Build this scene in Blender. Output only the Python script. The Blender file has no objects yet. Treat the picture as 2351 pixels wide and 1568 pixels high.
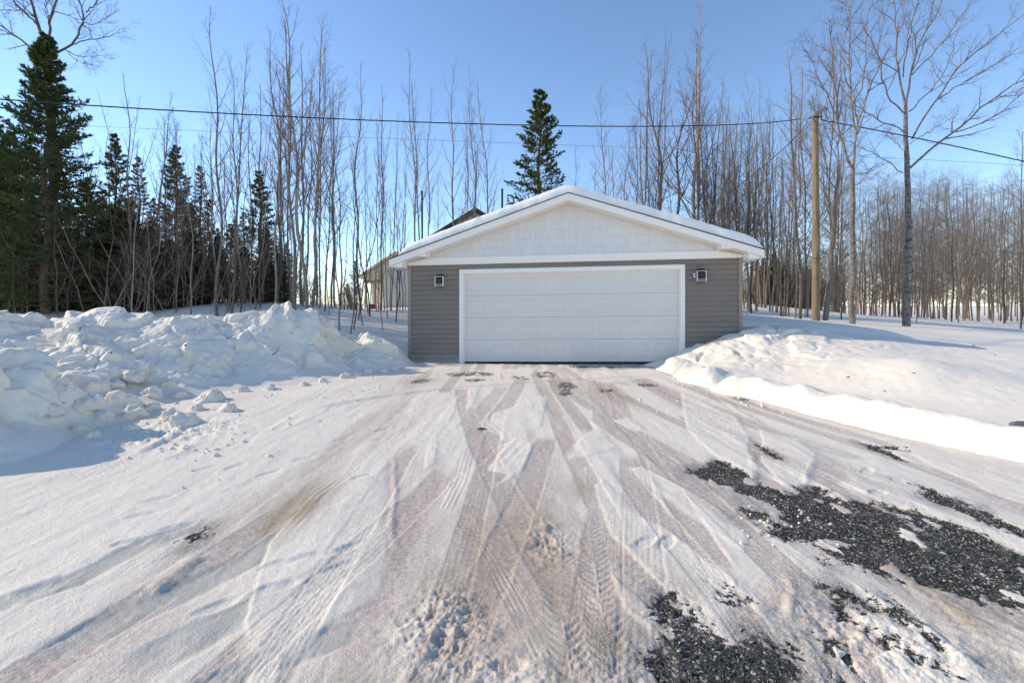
import bpy, math, random
import numpy as np
from mathutils import Vector, Matrix

# ------------------------------------------------------------------ camera, sky, sun, exposure
SC = bpy.context.scene
COL = SC.collection
F, CX, HZ, CAMZ = 1110.0, 1175.5, 700.0, 1.36      # focal length, centre, horizon (2351 px wide picture), eye height
cam_d = bpy.data.cameras.new('camera'); cam = bpy.data.objects.new('camera', cam_d); COL.objects.link(cam)
cam_d.sensor_width = 36; cam_d.lens = 36 * F / 2351; cam_d.shift_y = -(784 - HZ) / 2351
cam_d.clip_start = 0.05; cam_d.clip_end = 3000
cam.location = (0, 0, CAMZ); cam.rotation_euler = (math.radians(90), 0, 0)
SC.camera = cam
SUN_EL, SUN_AL = math.radians(27.5), math.radians(9.3)
w = bpy.data.worlds.new('World'); SC.world = w; w.use_nodes = True
wn = w.node_tree.nodes; wl = w.node_tree.links
bg = wn['Background']; sky = wn.new('ShaderNodeTexSky'); sky.sky_type = 'NISHITA'; sky.sun_disc = False
sky.sun_elevation = SUN_EL; sky.sun_rotation = math.radians(270) + SUN_AL
sky.air_density = 0.86; sky.dust_density = 0.0; sky.ozone_density = 2.8; sky.altitude = 0
bg.inputs['Strength'].default_value = 0.15
wl.new(sky.outputs[0], bg.inputs['Color'])
sun_d = bpy.data.lights.new('sun', 'SUN'); sun = bpy.data.objects.new('sun', sun_d); COL.objects.link(sun)
sun_d.energy = 2.65; sun_d.angle = math.radians(0.55); sun_d.color = (1.0, 0.885, 0.71)
SDIR = Vector((-math.cos(SUN_EL) * math.cos(SUN_AL), math.cos(SUN_EL) * math.sin(SUN_AL), math.sin(SUN_EL)))
sun.rotation_euler = SDIR.to_track_quat('Z', 'Y').to_euler(); sun.location = (-30, 5, 25)
SC.view_settings.view_transform = 'Standard'; SC.view_settings.look = 'None'
SC.view_settings.exposure = 0.76; SC.view_settings.gamma = 1.0

rng = np.random.default_rng(11)
random.seed(5)

# ------------------------------------------------------------------ helpers
def px(u, v, z=0.0):
    Y = F * (CAMZ - z) / (v - HZ); return ((u - CX) * Y / F, Y)
def at(u, v, Y):
    return ((u - CX) * Y / F, Y, CAMZ + (HZ - v) * Y / F)

def sstep(a, b, x):
    t = np.clip((x - a) / (b - a), 0, 1); return t * t * (3 - 2 * t)
def _h(ix, iy, iz, s):
    n = (ix.astype(np.int64) * 374761393 + iy.astype(np.int64) * 668265263 + iz.astype(np.int64) * 2147483647 + s * 1274126177) & 0xffffffff
    n = ((n ^ (n >> 13)) * 1274126177) & 0xffffffff
    n = ((n ^ (n >> 16)) * 2246822519) & 0xffffffff
    return ((n ^ (n >> 15)) & 0xffffff).astype(np.float64) / 0xffffff
def vn3(x, y, z, s=0):
    ix, iy, iz = np.floor(x), np.floor(y), np.floor(z)
    fx, fy, fz = x - ix, y - iy, z - iz
    fx, fy, fz = [f * f * f * (f * (f * 6 - 15) + 10) for f in (fx, fy, fz)]
    r = 0
    for dx in (0, 1):
        wx = fx if dx else 1 - fx
        for dy in (0, 1):
            wy = fy if dy else 1 - fy
            for dz in (0, 1):
                wz = fz if dz else 1 - fz
                r = r + wx * wy * wz * _h(ix + dx, iy + dy, iz + dz, s)
    return r * 2 - 1
def vn2(x, y, s=0):
    ix, iy = np.floor(x), np.floor(y); fx, fy = x - ix, y - iy
    fx, fy = [f * f * f * (f * (f * 6 - 15) + 10) for f in (fx, fy)]
    z = np.zeros_like(ix); r = 0
    for dx in (0, 1):
        wx = fx if dx else 1 - fx
        for dy in (0, 1):
            wy = fy if dy else 1 - fy
            r = r + wx * wy * _h(ix + dx, iy + dy, z, s)
    return r * 2 - 1
def fbm2(x, y, o=4, s=0, g=.5):
    a, r, n = 1, 0, 0
    for i in range(o):
        r = r + a * vn2(x * 2 ** i + i * 17.3, y * 2 ** i - i * 9.1, s + i); n += a; a *= g
    return r / n
def fbm3(x, y, z, o=4, s=0, g=.5):
    a, r, n = 1, 0, 0
    for i in range(o):
        r = r + a * vn3(x * 2 ** i + i * 17.3, y * 2 ** i - i * 9.1, z * 2 ** i + i * 3.7, s + i); n += a; a *= g
    return r / n
def worley2(x, y, s=0):
    ix, iy = np.floor(x), np.floor(y); z = np.zeros_like(ix)
    f1 = np.full(x.shape, 9.0); f2 = np.full(x.shape, 9.0); cx = np.zeros_like(x); cy = np.zeros_like(x); rx = np.zeros_like(x); ry = np.zeros_like(x)
    for dx in (-1, 0, 1):
        for dy in (-1, 0, 1):
            jx, jy = ix + dx, iy + dy
            qx = jx + _h(jx, jy, z, s); qy = jy + _h(jx, jy, z + 1, s)
            d = np.hypot(x - qx, y - qy); m = d < f1
            f2 = np.where(m, f1, np.minimum(f2, d)); f1 = np.where(m, d, f1)
            cx = np.where(m, jx, cx); cy = np.where(m, jy, cy); rx = np.where(m, x - qx, rx); ry = np.where(m, y - qy, ry)
    return f1, f2, cx, cy, rx, ry

def tag(o, label=None, cat=None, group=None, kind=None):
    if label: o['label'] = label
    if cat: o['category'] = cat
    if group: o['group'] = group
    if kind: o['kind'] = kind
    return o
def mk_mesh(name, V, faces, smooth=True):
    """faces: list of (M,k) int arrays"""
    me = bpy.data.meshes.new(name); V = np.asarray(V, dtype=np.float32)
    faces = [np.asarray(f, dtype=np.int32) for f in faces if len(f)]
    me.vertices.add(len(V)); me.vertices.foreach_set('co', V.ravel())
    lt = np.concatenate([np.full(len(f), f.shape[1], dtype=np.int32) for f in faces])
    li = np.concatenate([f.ravel() for f in faces])
    me.loops.add(len(li)); me.loops.foreach_set('vertex_index', li)
    ls = np.concatenate([[0], np.cumsum(lt)[:-1]]).astype(np.int32)
    me.polygons.add(len(lt)); me.polygons.foreach_set('loop_start', ls); me.polygons.foreach_set('loop_total', lt)
    if smooth: me.polygons.foreach_set('use_smooth', np.ones(len(lt), dtype=bool))
    me.update(calc_edges=True); return me
def link(name, me, mat=None, parent=None):
    o = bpy.data.objects.new(name, me); COL.objects.link(o)
    if mat is not None and me is not None and len(me.materials) == 0: me.materials.append(mat)
    if parent is not None: o.parent = parent
    return o
def empty(name, loc=(0, 0, 0), rz=0):
    o = bpy.data.objects.new(name, None); COL.objects.link(o); o.location = loc; o.rotation_euler = (0, 0, rz)
    o.empty_display_size = .2; return o
def copy_tree(root, loc, rot=(0, 0, 0), scale=(1, 1, 1)):
    c = root.copy(); COL.objects.link(c); c.location = loc; c.rotation_euler = rot; c.scale = scale
    for k in ('label', 'group'):
        if k in c: del c[k]
    for ch in root.children:
        d = ch.copy(); COL.objects.link(d); d.parent = c
    return c

class PB:
    """collects simple pieces into one mesh"""
    def __init__(s): s.V = []; s.Fc = []
    def add(s, vs, fs):
        o = len(s.V); s.V += [tuple(v) for v in vs]; s.Fc += [tuple(i + o for i in f) for f in fs]; return s
    def box(s, x0, x1, y0, y1, z0, z1, sh=None):
        vs = [(x, y, z) for x in (x0, x1) for y in (y0, y1) for z in (z0, z1)]
        if sh: vs = [sh(*v) for v in vs]
        return s.add(vs, [(0, 1, 3, 2), (4, 6, 7, 5), (0, 4, 5, 1), (2, 3, 7, 6), (0, 2, 6, 4), (1, 5, 7, 3)])
    def prism(s, poly, f0, f1):
        """poly: 2-D points; f0/f1 map a 2-D point to the two 3-D ends"""
        n = len(poly); vs = [f0(*p) for p in poly] + [f1(*p) for p in poly]
        return s.add(vs, [tuple(range(n))[::-1], tuple(range(n, 2 * n))] + [(i, (i + 1) % n, n + (i + 1) % n, n + i) for i in range(n)])
    def tube(s, pts, rad, k=8, cap=True):
        pts = np.asarray(pts, float); n = len(pts); rad = np.broadcast_to(np.asarray(rad, float), (n,))
        V, Q = tubes(pts[None], rad[None], k); o = len(s.V)
        s.V += [tuple(v) for v in V]; s.Fc += [tuple(int(i) + o for i in q) for q in Q]
        if cap: s.Fc += [tuple(o + i for i in range(k))[::-1], tuple(o + (n - 1) * k + i for i in range(k))]
        return s
    def build(s, name, mat, parent=None, smooth=False, bevel=0):
        me = bpy.data.meshes.new(name); me.from_pydata(s.V, [], s.Fc); me.update()
        import bmesh
        bm = bmesh.new(); bm.from_mesh(me); bmesh.ops.recalc_face_normals(bm, faces=bm.faces)
        if bevel: bmesh.ops.bevel(bm, geom=list(bm.edges), offset=bevel, segments=1, affect='EDGES', clamp_overlap=True)
        bm.to_mesh(me); bm.free()
        if smooth: me.polygons.foreach_set('use_smooth', [True] * len(me.polygons))
        return link(name, me, mat, parent)

def tubes(P, R, k):
    """P (B,n,3) polylines, R (B,n) radii -> verts, quads"""
    B, n, _ = P.shape
    T = np.gradient(P, axis=1); T /= np.linalg.norm(T, axis=2, keepdims=True) + 1e-9
    m = np.linalg.norm(P[:, -1] - P[:, 0], axis=1, keepdims=True) + 1e-9; d = (P[:, -1] - P[:, 0]) / m
    ref = np.where(np.abs(d[:, 2:3]) < .8, np.array([[0, 0, 1.]]), np.array([[1., 0, 0]]))[:, None, :]
    U = np.cross(T, ref); U /= np.linalg.norm(U, axis=2, keepdims=True) + 1e-9
    W = np.cross(T, U)
    a = np.arange(k) * 2 * np.pi / k
    ring = P[:, :, None, :] + R[:, :, None, None] * (np.cos(a)[None, None, :, None] * U[:, :, None, :] + np.sin(a)[None, None, :, None] * W[:, :, None, :])
    V = ring.reshape(-1, 3)
    i = np.arange(n - 1)[:, None] * k; j = np.arange(k)[None, :]; j2 = (j + 1) % k
    q = np.stack([i + j, i + j2, i + k + j2, i + k + j], -1).reshape(-1, 4)
    Q = (q[None] + (np.arange(B) * n * k)[:, None, None]).reshape(-1, 4)
    return V, Q
class MB:
    """collects big arrays into one mesh"""
    def __init__(s): s.V = []; s.Q = []; s.T = []; s.n = 0
    def tubes(s, P, R, k):
        V, Q = tubes(P, R, k); s.Q.append(Q + s.n); s.V.append(V); s.n += len(V)
    def tris(s, V, T): s.T.append(T + s.n); s.V.append(V); s.n += len(V)
    def mesh(s, name, smooth=True):
        return mk_mesh(name, np.concatenate(s.V), ([np.concatenate(s.Q)] if s.Q else []) + ([np.concatenate(s.T)] if s.T else []), smooth)

# ------------------------------------------------------------------ materials
class NT:
    def __init__(s, name):
        s.m = bpy.data.materials.new(name); s.m.use_nodes = True; s.n = s.m.node_tree.nodes; s.l = s.m.node_tree.links; s.b = s.n['Principled BSDF']
    def node(s, t, **kw):
        n = s.n.new(t)
        for k, v in kw.items(): setattr(n, k, v)
        return n
    def inp(s, sock, v):
        if hasattr(v, 'is_output') or isinstance(v, bpy.types.NodeSocket): s.l.new(v, sock)
        else: sock.default_value = v
    def coord(s, scale=(1, 1, 1), obj=True):
        tc = s.node('ShaderNodeTexCoord'); mp = s.node('ShaderNodeMapping'); mp.inputs['Scale'].default_value = scale
        s.l.new(tc.outputs['Object' if obj else 'Generated'], mp.inputs['Vector']); return mp.outputs[0]
    def noise(s, vec, scale, detail=4, rough=.55, dist=0):
        n = s.node('ShaderNodeTexNoise'); s.l.new(vec, n.inputs['Vector']); n.inputs['Scale'].default_value = scale
        n.inputs['Detail'].default_value = detail; n.inputs['Roughness'].default_value = rough; n.inputs['Distortion'].default_value = dist; return n.outputs['Fac']
    def ramp(s, fac, stops):
        r = s.node('ShaderNodeValToRGB'); s.l.new(fac, r.inputs[0]); e = r.color_ramp.elements
        while len(e) < len(stops): e.new(.5)
        for i, (p, c) in enumerate(stops): e[i].position = p; e[i].color = (*c, 1) if len(c) == 3 else c
        return r.outputs[0]
    def mix(s, fac, a, b, mode='MIX'):
        n = s.node('ShaderNodeMix', data_type='RGBA', blend_type=mode)
        s.inp(n.inputs[0], fac); s.inp(n.inputs[6], a if not isinstance(a, tuple) else (*a, 1)); s.inp(n.inputs[7], b if not isinstance(b, tuple) else (*b, 1)); return n.outputs[2]
    def math(s, op, a, b=0.0, c=0.0):
        n = s.node('ShaderNodeMath', operation=op); s.inp(n.inputs[0], a); s.inp(n.inputs[1], b); s.inp(n.inputs[2], c); return n.outputs[0]
    def bump(s, h, strength=.3, dist=.01):
        n = s.node('ShaderNodeBump'); s.l.new(h, n.inputs['Height']); n.inputs['Strength'].default_value = strength; n.inputs['Distance'].default_value = dist
        s.l.new(n.outputs[0], s.b.inputs['Normal'])
    def col(s, c): s.inp(s.b.inputs['Base Color'], c if not isinstance(c, tuple) else (*c, 1)); return s
    def set(s, **kw):
        for k, v in kw.items(): s.inp(s.b.inputs[k.replace('_', ' ')], v)
        return s
def plain(name, c, rough=.5, var=.12, scale=3, metal=0, bump=0, stretch=(1, 1, 1)):
    t = NT(name); v = t.coord(stretch); n = t.noise(v, scale, 5)
    a = tuple(x * (1 - var) for x in c); b = tuple(min(1, x * (1 + var)) for x in c)
    t.col(t.ramp(n, [(.3, a), (.7, b)])).set(Roughness=rough, Metallic=metal)
    if bump: t.bump(t.noise(v, scale * 9, 4), bump, .005)
    return t.m
def attr(t, name, out='Color'):
    n = t.node('ShaderNodeAttribute'); n.attribute_name = name; return n.outputs[out]

def mat_drive():
    t = NT('packed_snow_drive'); v = t.coord()
    sep = t.node('ShaderNodeSeparateColor'); t.l.new(attr(t, 'mask'), sep.inputs[0]); Fm, Gm, Bm = sep.outputs
    sep2 = t.node('ShaderNodeSeparateColor'); t.l.new(attr(t, 'mask2'), sep2.inputs[0]); Im, Pm, Dm = sep2.outputs
    n1 = t.noise(v, 2.2, 6, .6); n2 = t.noise(v, 38, 5, .7); n3 = t.noise(v, 150, 3, .6)
    vs = t.coord((5, .8, 1)); ns = t.noise(vs, 3.0, 6, .65)
    white = t.ramp(n1, [(.3, (.85, .75, .625)), (.7, (.89, .79, .66))])
    pink = t.ramp(n2, [(.30, (.40, .305, .25)), (.5, (.57, .455, .38)), (.70, (.75, .64, .55))])
    grey = t.ramp(ns, [(.3, (.38, .35, .295)), (.7, (.61, .57, .50))])
    pk = t.mix(t.math('MULTIPLY', Pm, 1.0), t.ramp(n2, [(.3, (.52, .455, .38)), (.7, (.76, .685, .585))]), pink)
    c = t.mix(Fm, pk, white)
    c = t.mix(Im, c, grey)
    brown = t.ramp(n2, [(.3, (.24, .17, .10)), (.7, (.52, .40, .27))])
    c = t.mix(t.math('MULTIPLY', Bm, t.math('MULTIPLY_ADD', n2, .9, .5)), c, brown)
    dk = t.ramp(n3, [(.40, (.09, .085, .08)), (.62, (.52, .48, .43))])
    c = t.mix(Dm, c, dk)
    gr = t.ramp(n3, [(.3, (.022, .02, .017)), (.62, (.092, .084, .072)), (.8, (.36, .33, .28))])
    gm = t.ramp(t.math('ADD', Gm, t.math('ADD', t.math('MULTIPLY_ADD', n3, 1.0, -.5), t.math('MULTIPLY_ADD', n2, 1.1, -.55))), [(.46, (0, 0, 0)), (.56, (1, 1, 1))])
    c = t.mix(1.0, c, t.ramp(n3, [(.30, (.86, .85, .84)), (.52, (1.04, 1.04, 1.04))]), 'MULTIPLY')
    c = t.mix(gm, c, gr); t.col(c)
    t.set(Roughness=t.math('SUBTRACT', .7, t.math('MULTIPLY', Im, .34)))
    t.b.inputs['Specular IOR Level'].default_value = .25
    h = t.math('ADD', t.math('MULTIPLY', n2, .6), t.math('MULTIPLY', n3, .4))
    t.bump(h, .95, .011); return t.m
def mat_snow(name, dirt=0.0, tint=(.85, .752, .63)):
    t = NT(name); v = t.coord()
    n1 = t.noise(v, 1.7, 5, .6); n2 = t.noise(v, 26, 5, .7); n3 = t.noise(v, 110, 3)
    c = t.ramp(n1, [(.3, tuple(x * .955 for x in tint)), (.7, tint)])
    if dirt:
        d = t.noise(v, 7, 6, .72, .6); dm = t.ramp(d, [(.58, (0, 0, 0)), (.72, (1, 1, 1))]); big = t.ramp(t.noise(v, .9, 3), [(.44, (0, 0, 0)), (.62, (1, 1, 1))])
        c = t.mix(t.math('MULTIPLY', t.math('MULTIPLY', dm, big), dirt), c, (.24, .22, .20))
    t.col(c).set(Roughness=.65); t.b.inputs['Specular IOR Level'].default_value = .2
    t.bump(t.math('ADD', t.math('MULTIPLY', n2, .7), t.math('MULTIPLY', n3, .3)), .45, .015); return t.m
def mat_bark(name, c, marks=0.0, light=None):
    t = NT(name); v = t.coord((1, 1, .22)); v2 = t.coord((1, 1, 2.6))
    n = t.noise(v, 14, 5, .65); a = tuple(x * .6 for x in c); b = tuple(min(1, x * 1.3) for x in c)
    col = t.ramp(n, [(.3, a), (.7, b)])
    oi = t.node('ShaderNodeObjectInfo'); col = t.mix(1.0, col, t.ramp(oi.outputs['Random'], [(0, (.55, .55, .55)), (.5, (.95, .95, .95)), (1, (1.25, 1.23, 1.2))]), 'MULTIPLY')
    if marks:
        mk = t.ramp(t.noise(v2, 5.5, 5, .7), [(.52, (0, 0, 0)), (.6, (1, 1, 1))]); col = t.mix(t.math('MULTIPLY', mk, marks), col, (.05, .042, .036))
    t.col(col).set(Roughness=.85); t.b.inputs['Specular IOR Level'].default_value = .15; t.bump(n, .5, .02); return t.m
def mat_needles(name, a, b):
    t = NT(name); v = t.coord(); n = t.noise(v, 2.3, 5, .7)
    c = t.ramp(n, [(.3, a), (.7, b)]); t.col(c).set(Roughness=.6); t.b.inputs['Specular IOR Level'].default_value = .25
    tr = t.node('ShaderNodeBsdfTranslucent'); t.l.new(c, tr.inputs['Color']); mx = t.node('ShaderNodeMixShader'); mx.inputs[0].default_value = .5
    t.l.new(t.b.outputs[0], mx.inputs[1]); t.l.new(tr.outputs[0], mx.inputs[2]); t.l.new(mx.outputs[0], t.n['Material Output'].inputs['Surface']); return t.m

M = {}
M['drive'] = mat_drive()
M['snow'] = mat_snow('clean_snow'); M['bank'] = mat_snow('ploughed_snow', .8); M['roof_snow'] = mat_snow('roof_snow', 0, (.87, .83, .77))
M['white'] = plain('white_trim', (.90, .835, .76), .45, .02, 2); M['white2'] = plain('white_door', (.74, .685, .625), .4, .025, 1.2)
M['cream'] = plain('cream_edge', (.70, .67, .60), .5, .03)
M['shake'] = plain('pale_grey_shake', (.735, .71, .685), .6, .05, 4, stretch=(1, 1, .3))
def mat_siding():
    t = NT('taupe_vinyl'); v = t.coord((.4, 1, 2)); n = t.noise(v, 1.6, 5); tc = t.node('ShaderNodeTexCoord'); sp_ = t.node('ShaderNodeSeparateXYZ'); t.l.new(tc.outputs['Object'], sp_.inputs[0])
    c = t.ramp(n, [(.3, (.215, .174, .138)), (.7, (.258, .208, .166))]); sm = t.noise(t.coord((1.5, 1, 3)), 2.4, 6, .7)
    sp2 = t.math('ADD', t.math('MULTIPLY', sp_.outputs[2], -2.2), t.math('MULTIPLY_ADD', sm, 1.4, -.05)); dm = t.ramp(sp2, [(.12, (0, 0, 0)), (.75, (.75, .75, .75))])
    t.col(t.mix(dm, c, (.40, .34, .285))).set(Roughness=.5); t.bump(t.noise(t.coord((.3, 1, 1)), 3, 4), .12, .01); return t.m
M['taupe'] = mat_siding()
M['taupe2'] = plain('taupe_corner', (.29, .235, .187), .5, .05, 2)
M['black'] = plain('black_metal', (.012, .012, .013), .35, .2, 6); M['rubber'] = plain('black_rubber', (.015, .015, .015), .7, .2)
M['shingle_edge'] = plain('dark_roof_edge', (.03, .03, .032), .8, .3, 12)
M['chrome'] = plain('brushed_frame', (.62, .62, .62), .3, .05, 5, .6); M['frost'] = plain('frosted_panel', (.78, .78, .77), .25, .03)
M['concrete'] = plain('concrete', (.32, .31, .29), .85, .15, 4, bump=.3)
def mat_glass():
    t = NT('clear_glass'); t.col((.9, .93, .93)).set(Roughness=.03); t.b.inputs['Alpha'].default_value = .18; return t.m
M['glass'] = mat_glass()
def mat_pole():
    t = NT('pole_wood'); v = t.coord((1, 1, .06)); n = t.noise(v, 26, 6, .7, .4); k = t.noise(t.coord((1, 1, .5)), 5, 4)
    c = t.ramp(n, [(.25, (.09, .06, .032)), (.5, (.24, .165, .09)), (.75, (.37, .28, .17))])
    c = t.mix(t.ramp(k, [(.56, (0, 0, 0)), (.7, (.7, .7, .7))]), c, (.14, .085, .04)); t.col(c).set(Roughness=.8); t.bump(n, .6, .01); return t.m
M['pole'] = mat_pole()
M['cable'] = plain('cable_black', (.022, .024, .026), .5, .2); M['cable_grey'] = plain('cable_grey', (.14, .14, .15), .4, .2)
M['bark'] = mat_bark('aspen_bark', (.27, .225, .185)); M['bark_dark'] = mat_bark('dark_bark', (.15, .115, .095)); M['twig'] = mat_bark('twig_bark', (.20, .14, .11))
M['bark_tan'] = mat_bark('maple_bark', (.215, .17, .138)); M['twig_tan'] = mat_bark('maple_twigs', (.25, .195, .16))
M['birch'] = mat_bark('birch_bark', (.37, .335, .295), .85); M['bark_grey'] = mat_bark('grey_bark', (.22, .19, .165), .6)
M['spruce_bark'] = mat_bark('spruce_bark', (.16, .105, .075)); M['dead_twig'] = mat_bark('dead_twigs', (.27, .21, .165))
M['needle'] = mat_needles('spruce_needles', (.05, .072, .024), (.13, .165, .058)); M['needle2'] = mat_needles('olive_needles', (.06, .065, .02), (.14, .14, .055))
M['brown_needle'] = mat_needles('dry_needles', (.10, .06, .03), (.19, .115, .06))
M['rock'] = plain('grey_stone', (.12, .12, .13), .85, .4, 9, bump=.5)
def mat_gravel():
    t = NT('crushed_stone'); t.col(attr(t, 'tone')).set(Roughness=.75); return t.m
M['gravel'] = mat_gravel()
M['osb'] = plain('wood_sheathing', (.82, .67, .46), .8, .3, 14); M['lumber'] = plain('raw_lumber', (.58, .40, .22), .8, .2, 8)
M['beige'] = plain('pale_siding', (.74, .70, .63), .6, .06, 2); M['wrap'] = plain('house_wrap', (.84, .82, .78), .6, .06, 3)
M['dark_trim'] = plain('dark_roof_trim', (.025, .02, .018), .7, .3, 8); M['tan_wall'] = plain('tan_wall', (.46, .42, .34), .7, .1, 3); M['red'] = plain('red_cover', (.5, .04, .05), .6, .15)

# ------------------------------------------------------------------ terrain height
GX, GY, GPSI = 1.305, 11.185, math.radians(6.8)        # garage: centre of the front wall, yaw
def g_local(X, Y):
    dx, dy = X - GX, Y - GY; c, s = math.cos(GPSI), math.sin(GPSI)
    return dx * c - dy * s, dx * s + dy * c              # along the front, depth
def H(X, Y):
    X = np.asarray(X, float); Y = np.asarray(Y, float)
    un = .06 * fbm2(X * .35 + 3, Y * .35, 3, 3)
    # woods floor on the left, rising behind the bank
    left = (1.10 + .12 * fbm2(X * .22, Y * .22, 3, 9) + .30 * np.exp(-((X + 8.8) / 2.6) ** 2 - ((Y - 17) / 3) ** 2)) * sstep(11.9, 16.2, Y + .25 * np.clip(-X - 7, 0, 5)) * (1 - sstep(-2.5, -1.6, X))
    left2 = .95 * sstep(-9, -16, X) * sstep(4, 14, Y)
    # yard on the right, rising gently away behind the garage, falling off to the far right
    yy_ = .86 - .058 * np.clip(X - 7, -3, 30) + .040 * np.clip(Y - 12, 0, 20) + .38 * sstep(17, 30, Y) * (1 - sstep(13, 21, X))
    yard = np.maximum(yy_, -.2) * sstep(5.1, 5.5, X) * sstep(10.6, 12.4, Y - .12 * np.clip(X - 8, 0, 20) * -1) * 1.0
    rise = 0
    mid = 1.0 * sstep(18.6, 24, Y) * sstep(-2.5, -1.6, X) * (1 - sstep(5.1, 5.5, X))
    leftfar = (1 - sstep(-3, -1, X)) * .25 * sstep(20, 40, Y)
    far = np.where(X > 4, -.35 * sstep(36, 75, Y) * sstep(14, 26, X), 0)
    h = np.maximum(left, left2) + yard + rise + mid + leftfar + far
    lx, ly = g_local(X, Y)
    off = np.maximum(sstep(10.2, 12.5, Y), sstep(4.6, 7, np.abs(X)))
    return h + un * off * (1 - .6 * (np.abs(X - 1.3) < 4.2))

# ------------------------------------------------------------------ ground sheet
tt = np.concatenate([-np.geomspace(60, 1.55, 26)[:-1], np.linspace(-1.5, 1.5, 1180), np.geomspace(1.55, 60, 26)[1:]])
vv = np.linspace(1800, 838, 470); yn = F * CAMZ / (vv - HZ)
yf = np.concatenate([np.linspace(yn[-1], 20, 70)[1:], np.geomspace(20, 900, 60)[1:]])
yy = np.concatenate([[-90, -30, -8, -1, .5], yn, yf])
TT, YY = np.meshgrid(tt, yy); XX = TT * np.maximum(YY, yn[0]); NR, NC = XX.shape
x, y = XX.ravel(), YY.ravel()
near = (y > 1.0) & (y < 12.2) & (x > -6.5) & (x < 7)
xn, yn_ = x[near], y[near]

def polyworld(pts): return np.array([px(*p) for p in pts])
def sdf(xs, ys, pts):
    """signed distance (positive inside)"""
    W = polyworld(pts); out = np.full(xs.shape, -9.0)
    lo, hi = W.min(0) - .3, W.max(0) + .3
    m = (xs > lo[0]) & (xs < hi[0]) & (ys > lo[1]) & (ys < hi[1])
    if not m.any(): return out
    a, b = xs[m], ys[m]; d = np.full(a.shape, 9.0); ins = np.zeros(a.shape, bool)
    for i in range(len(W)):
        p, q = W[i], W[(i + 1) % len(W)]; e = q - p
        t = np.clip(((a - p[0]) * e[0] + (b - p[1]) * e[1]) / (e @ e + 1e-9), 0, 1)
        d = np.minimum(d, np.hypot(a - p[0] - t * e[0], b - p[1] - t * e[1]))
        c = ((p[1] > b) != (q[1] > b)); ins ^= c & (a < (q[0] - p[0]) * (b - p[1]) / (q[1] - p[1] + 1e-12) + p[0])
    out[m] = np.where(ins, d, -d); return out
def along(xs, ys, pts, wid):
    """(mask, distance along, signed offset) near a polyline given in pixels"""
    W = polyworld(pts); best = np.full(xs.shape, 9.0); S = np.zeros(xs.shape); D = np.zeros(xs.shape); acc = 0
    lo, hi = W.min(0) - wid, W.max(0) + wid; m = (xs > lo[0]) & (xs < hi[0]) & (ys > lo[1]) & (ys < hi[1])
    a, b = xs[m], ys[m]; bb = best[m]; s_ = S[m]; d_ = D[m]
    for p, q in zip(W[:-1], W[1:]):
        e = q - p; L = np.hypot(*e); t = ((a - p[0]) * e[0] + (b - p[1]) * e[1]) / (L * L); tc = np.clip(t, 0, 1)
        d = np.hypot(a - p[0] - tc * e[0], b - p[1] - tc * e[1]); k = d < bb
        bb = np.where(k, d, bb); s_ = np.where(k, acc + tc * L, s_); d_ = np.where(k, ((a - p[0]) * -e[1] + (b - p[1]) * e[0]) / L, d_); acc += L
    best[m] = bb; S[m] = s_; D[m] = d_
    return best < wid, S / max(acc, 1e-6), S, D

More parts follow.
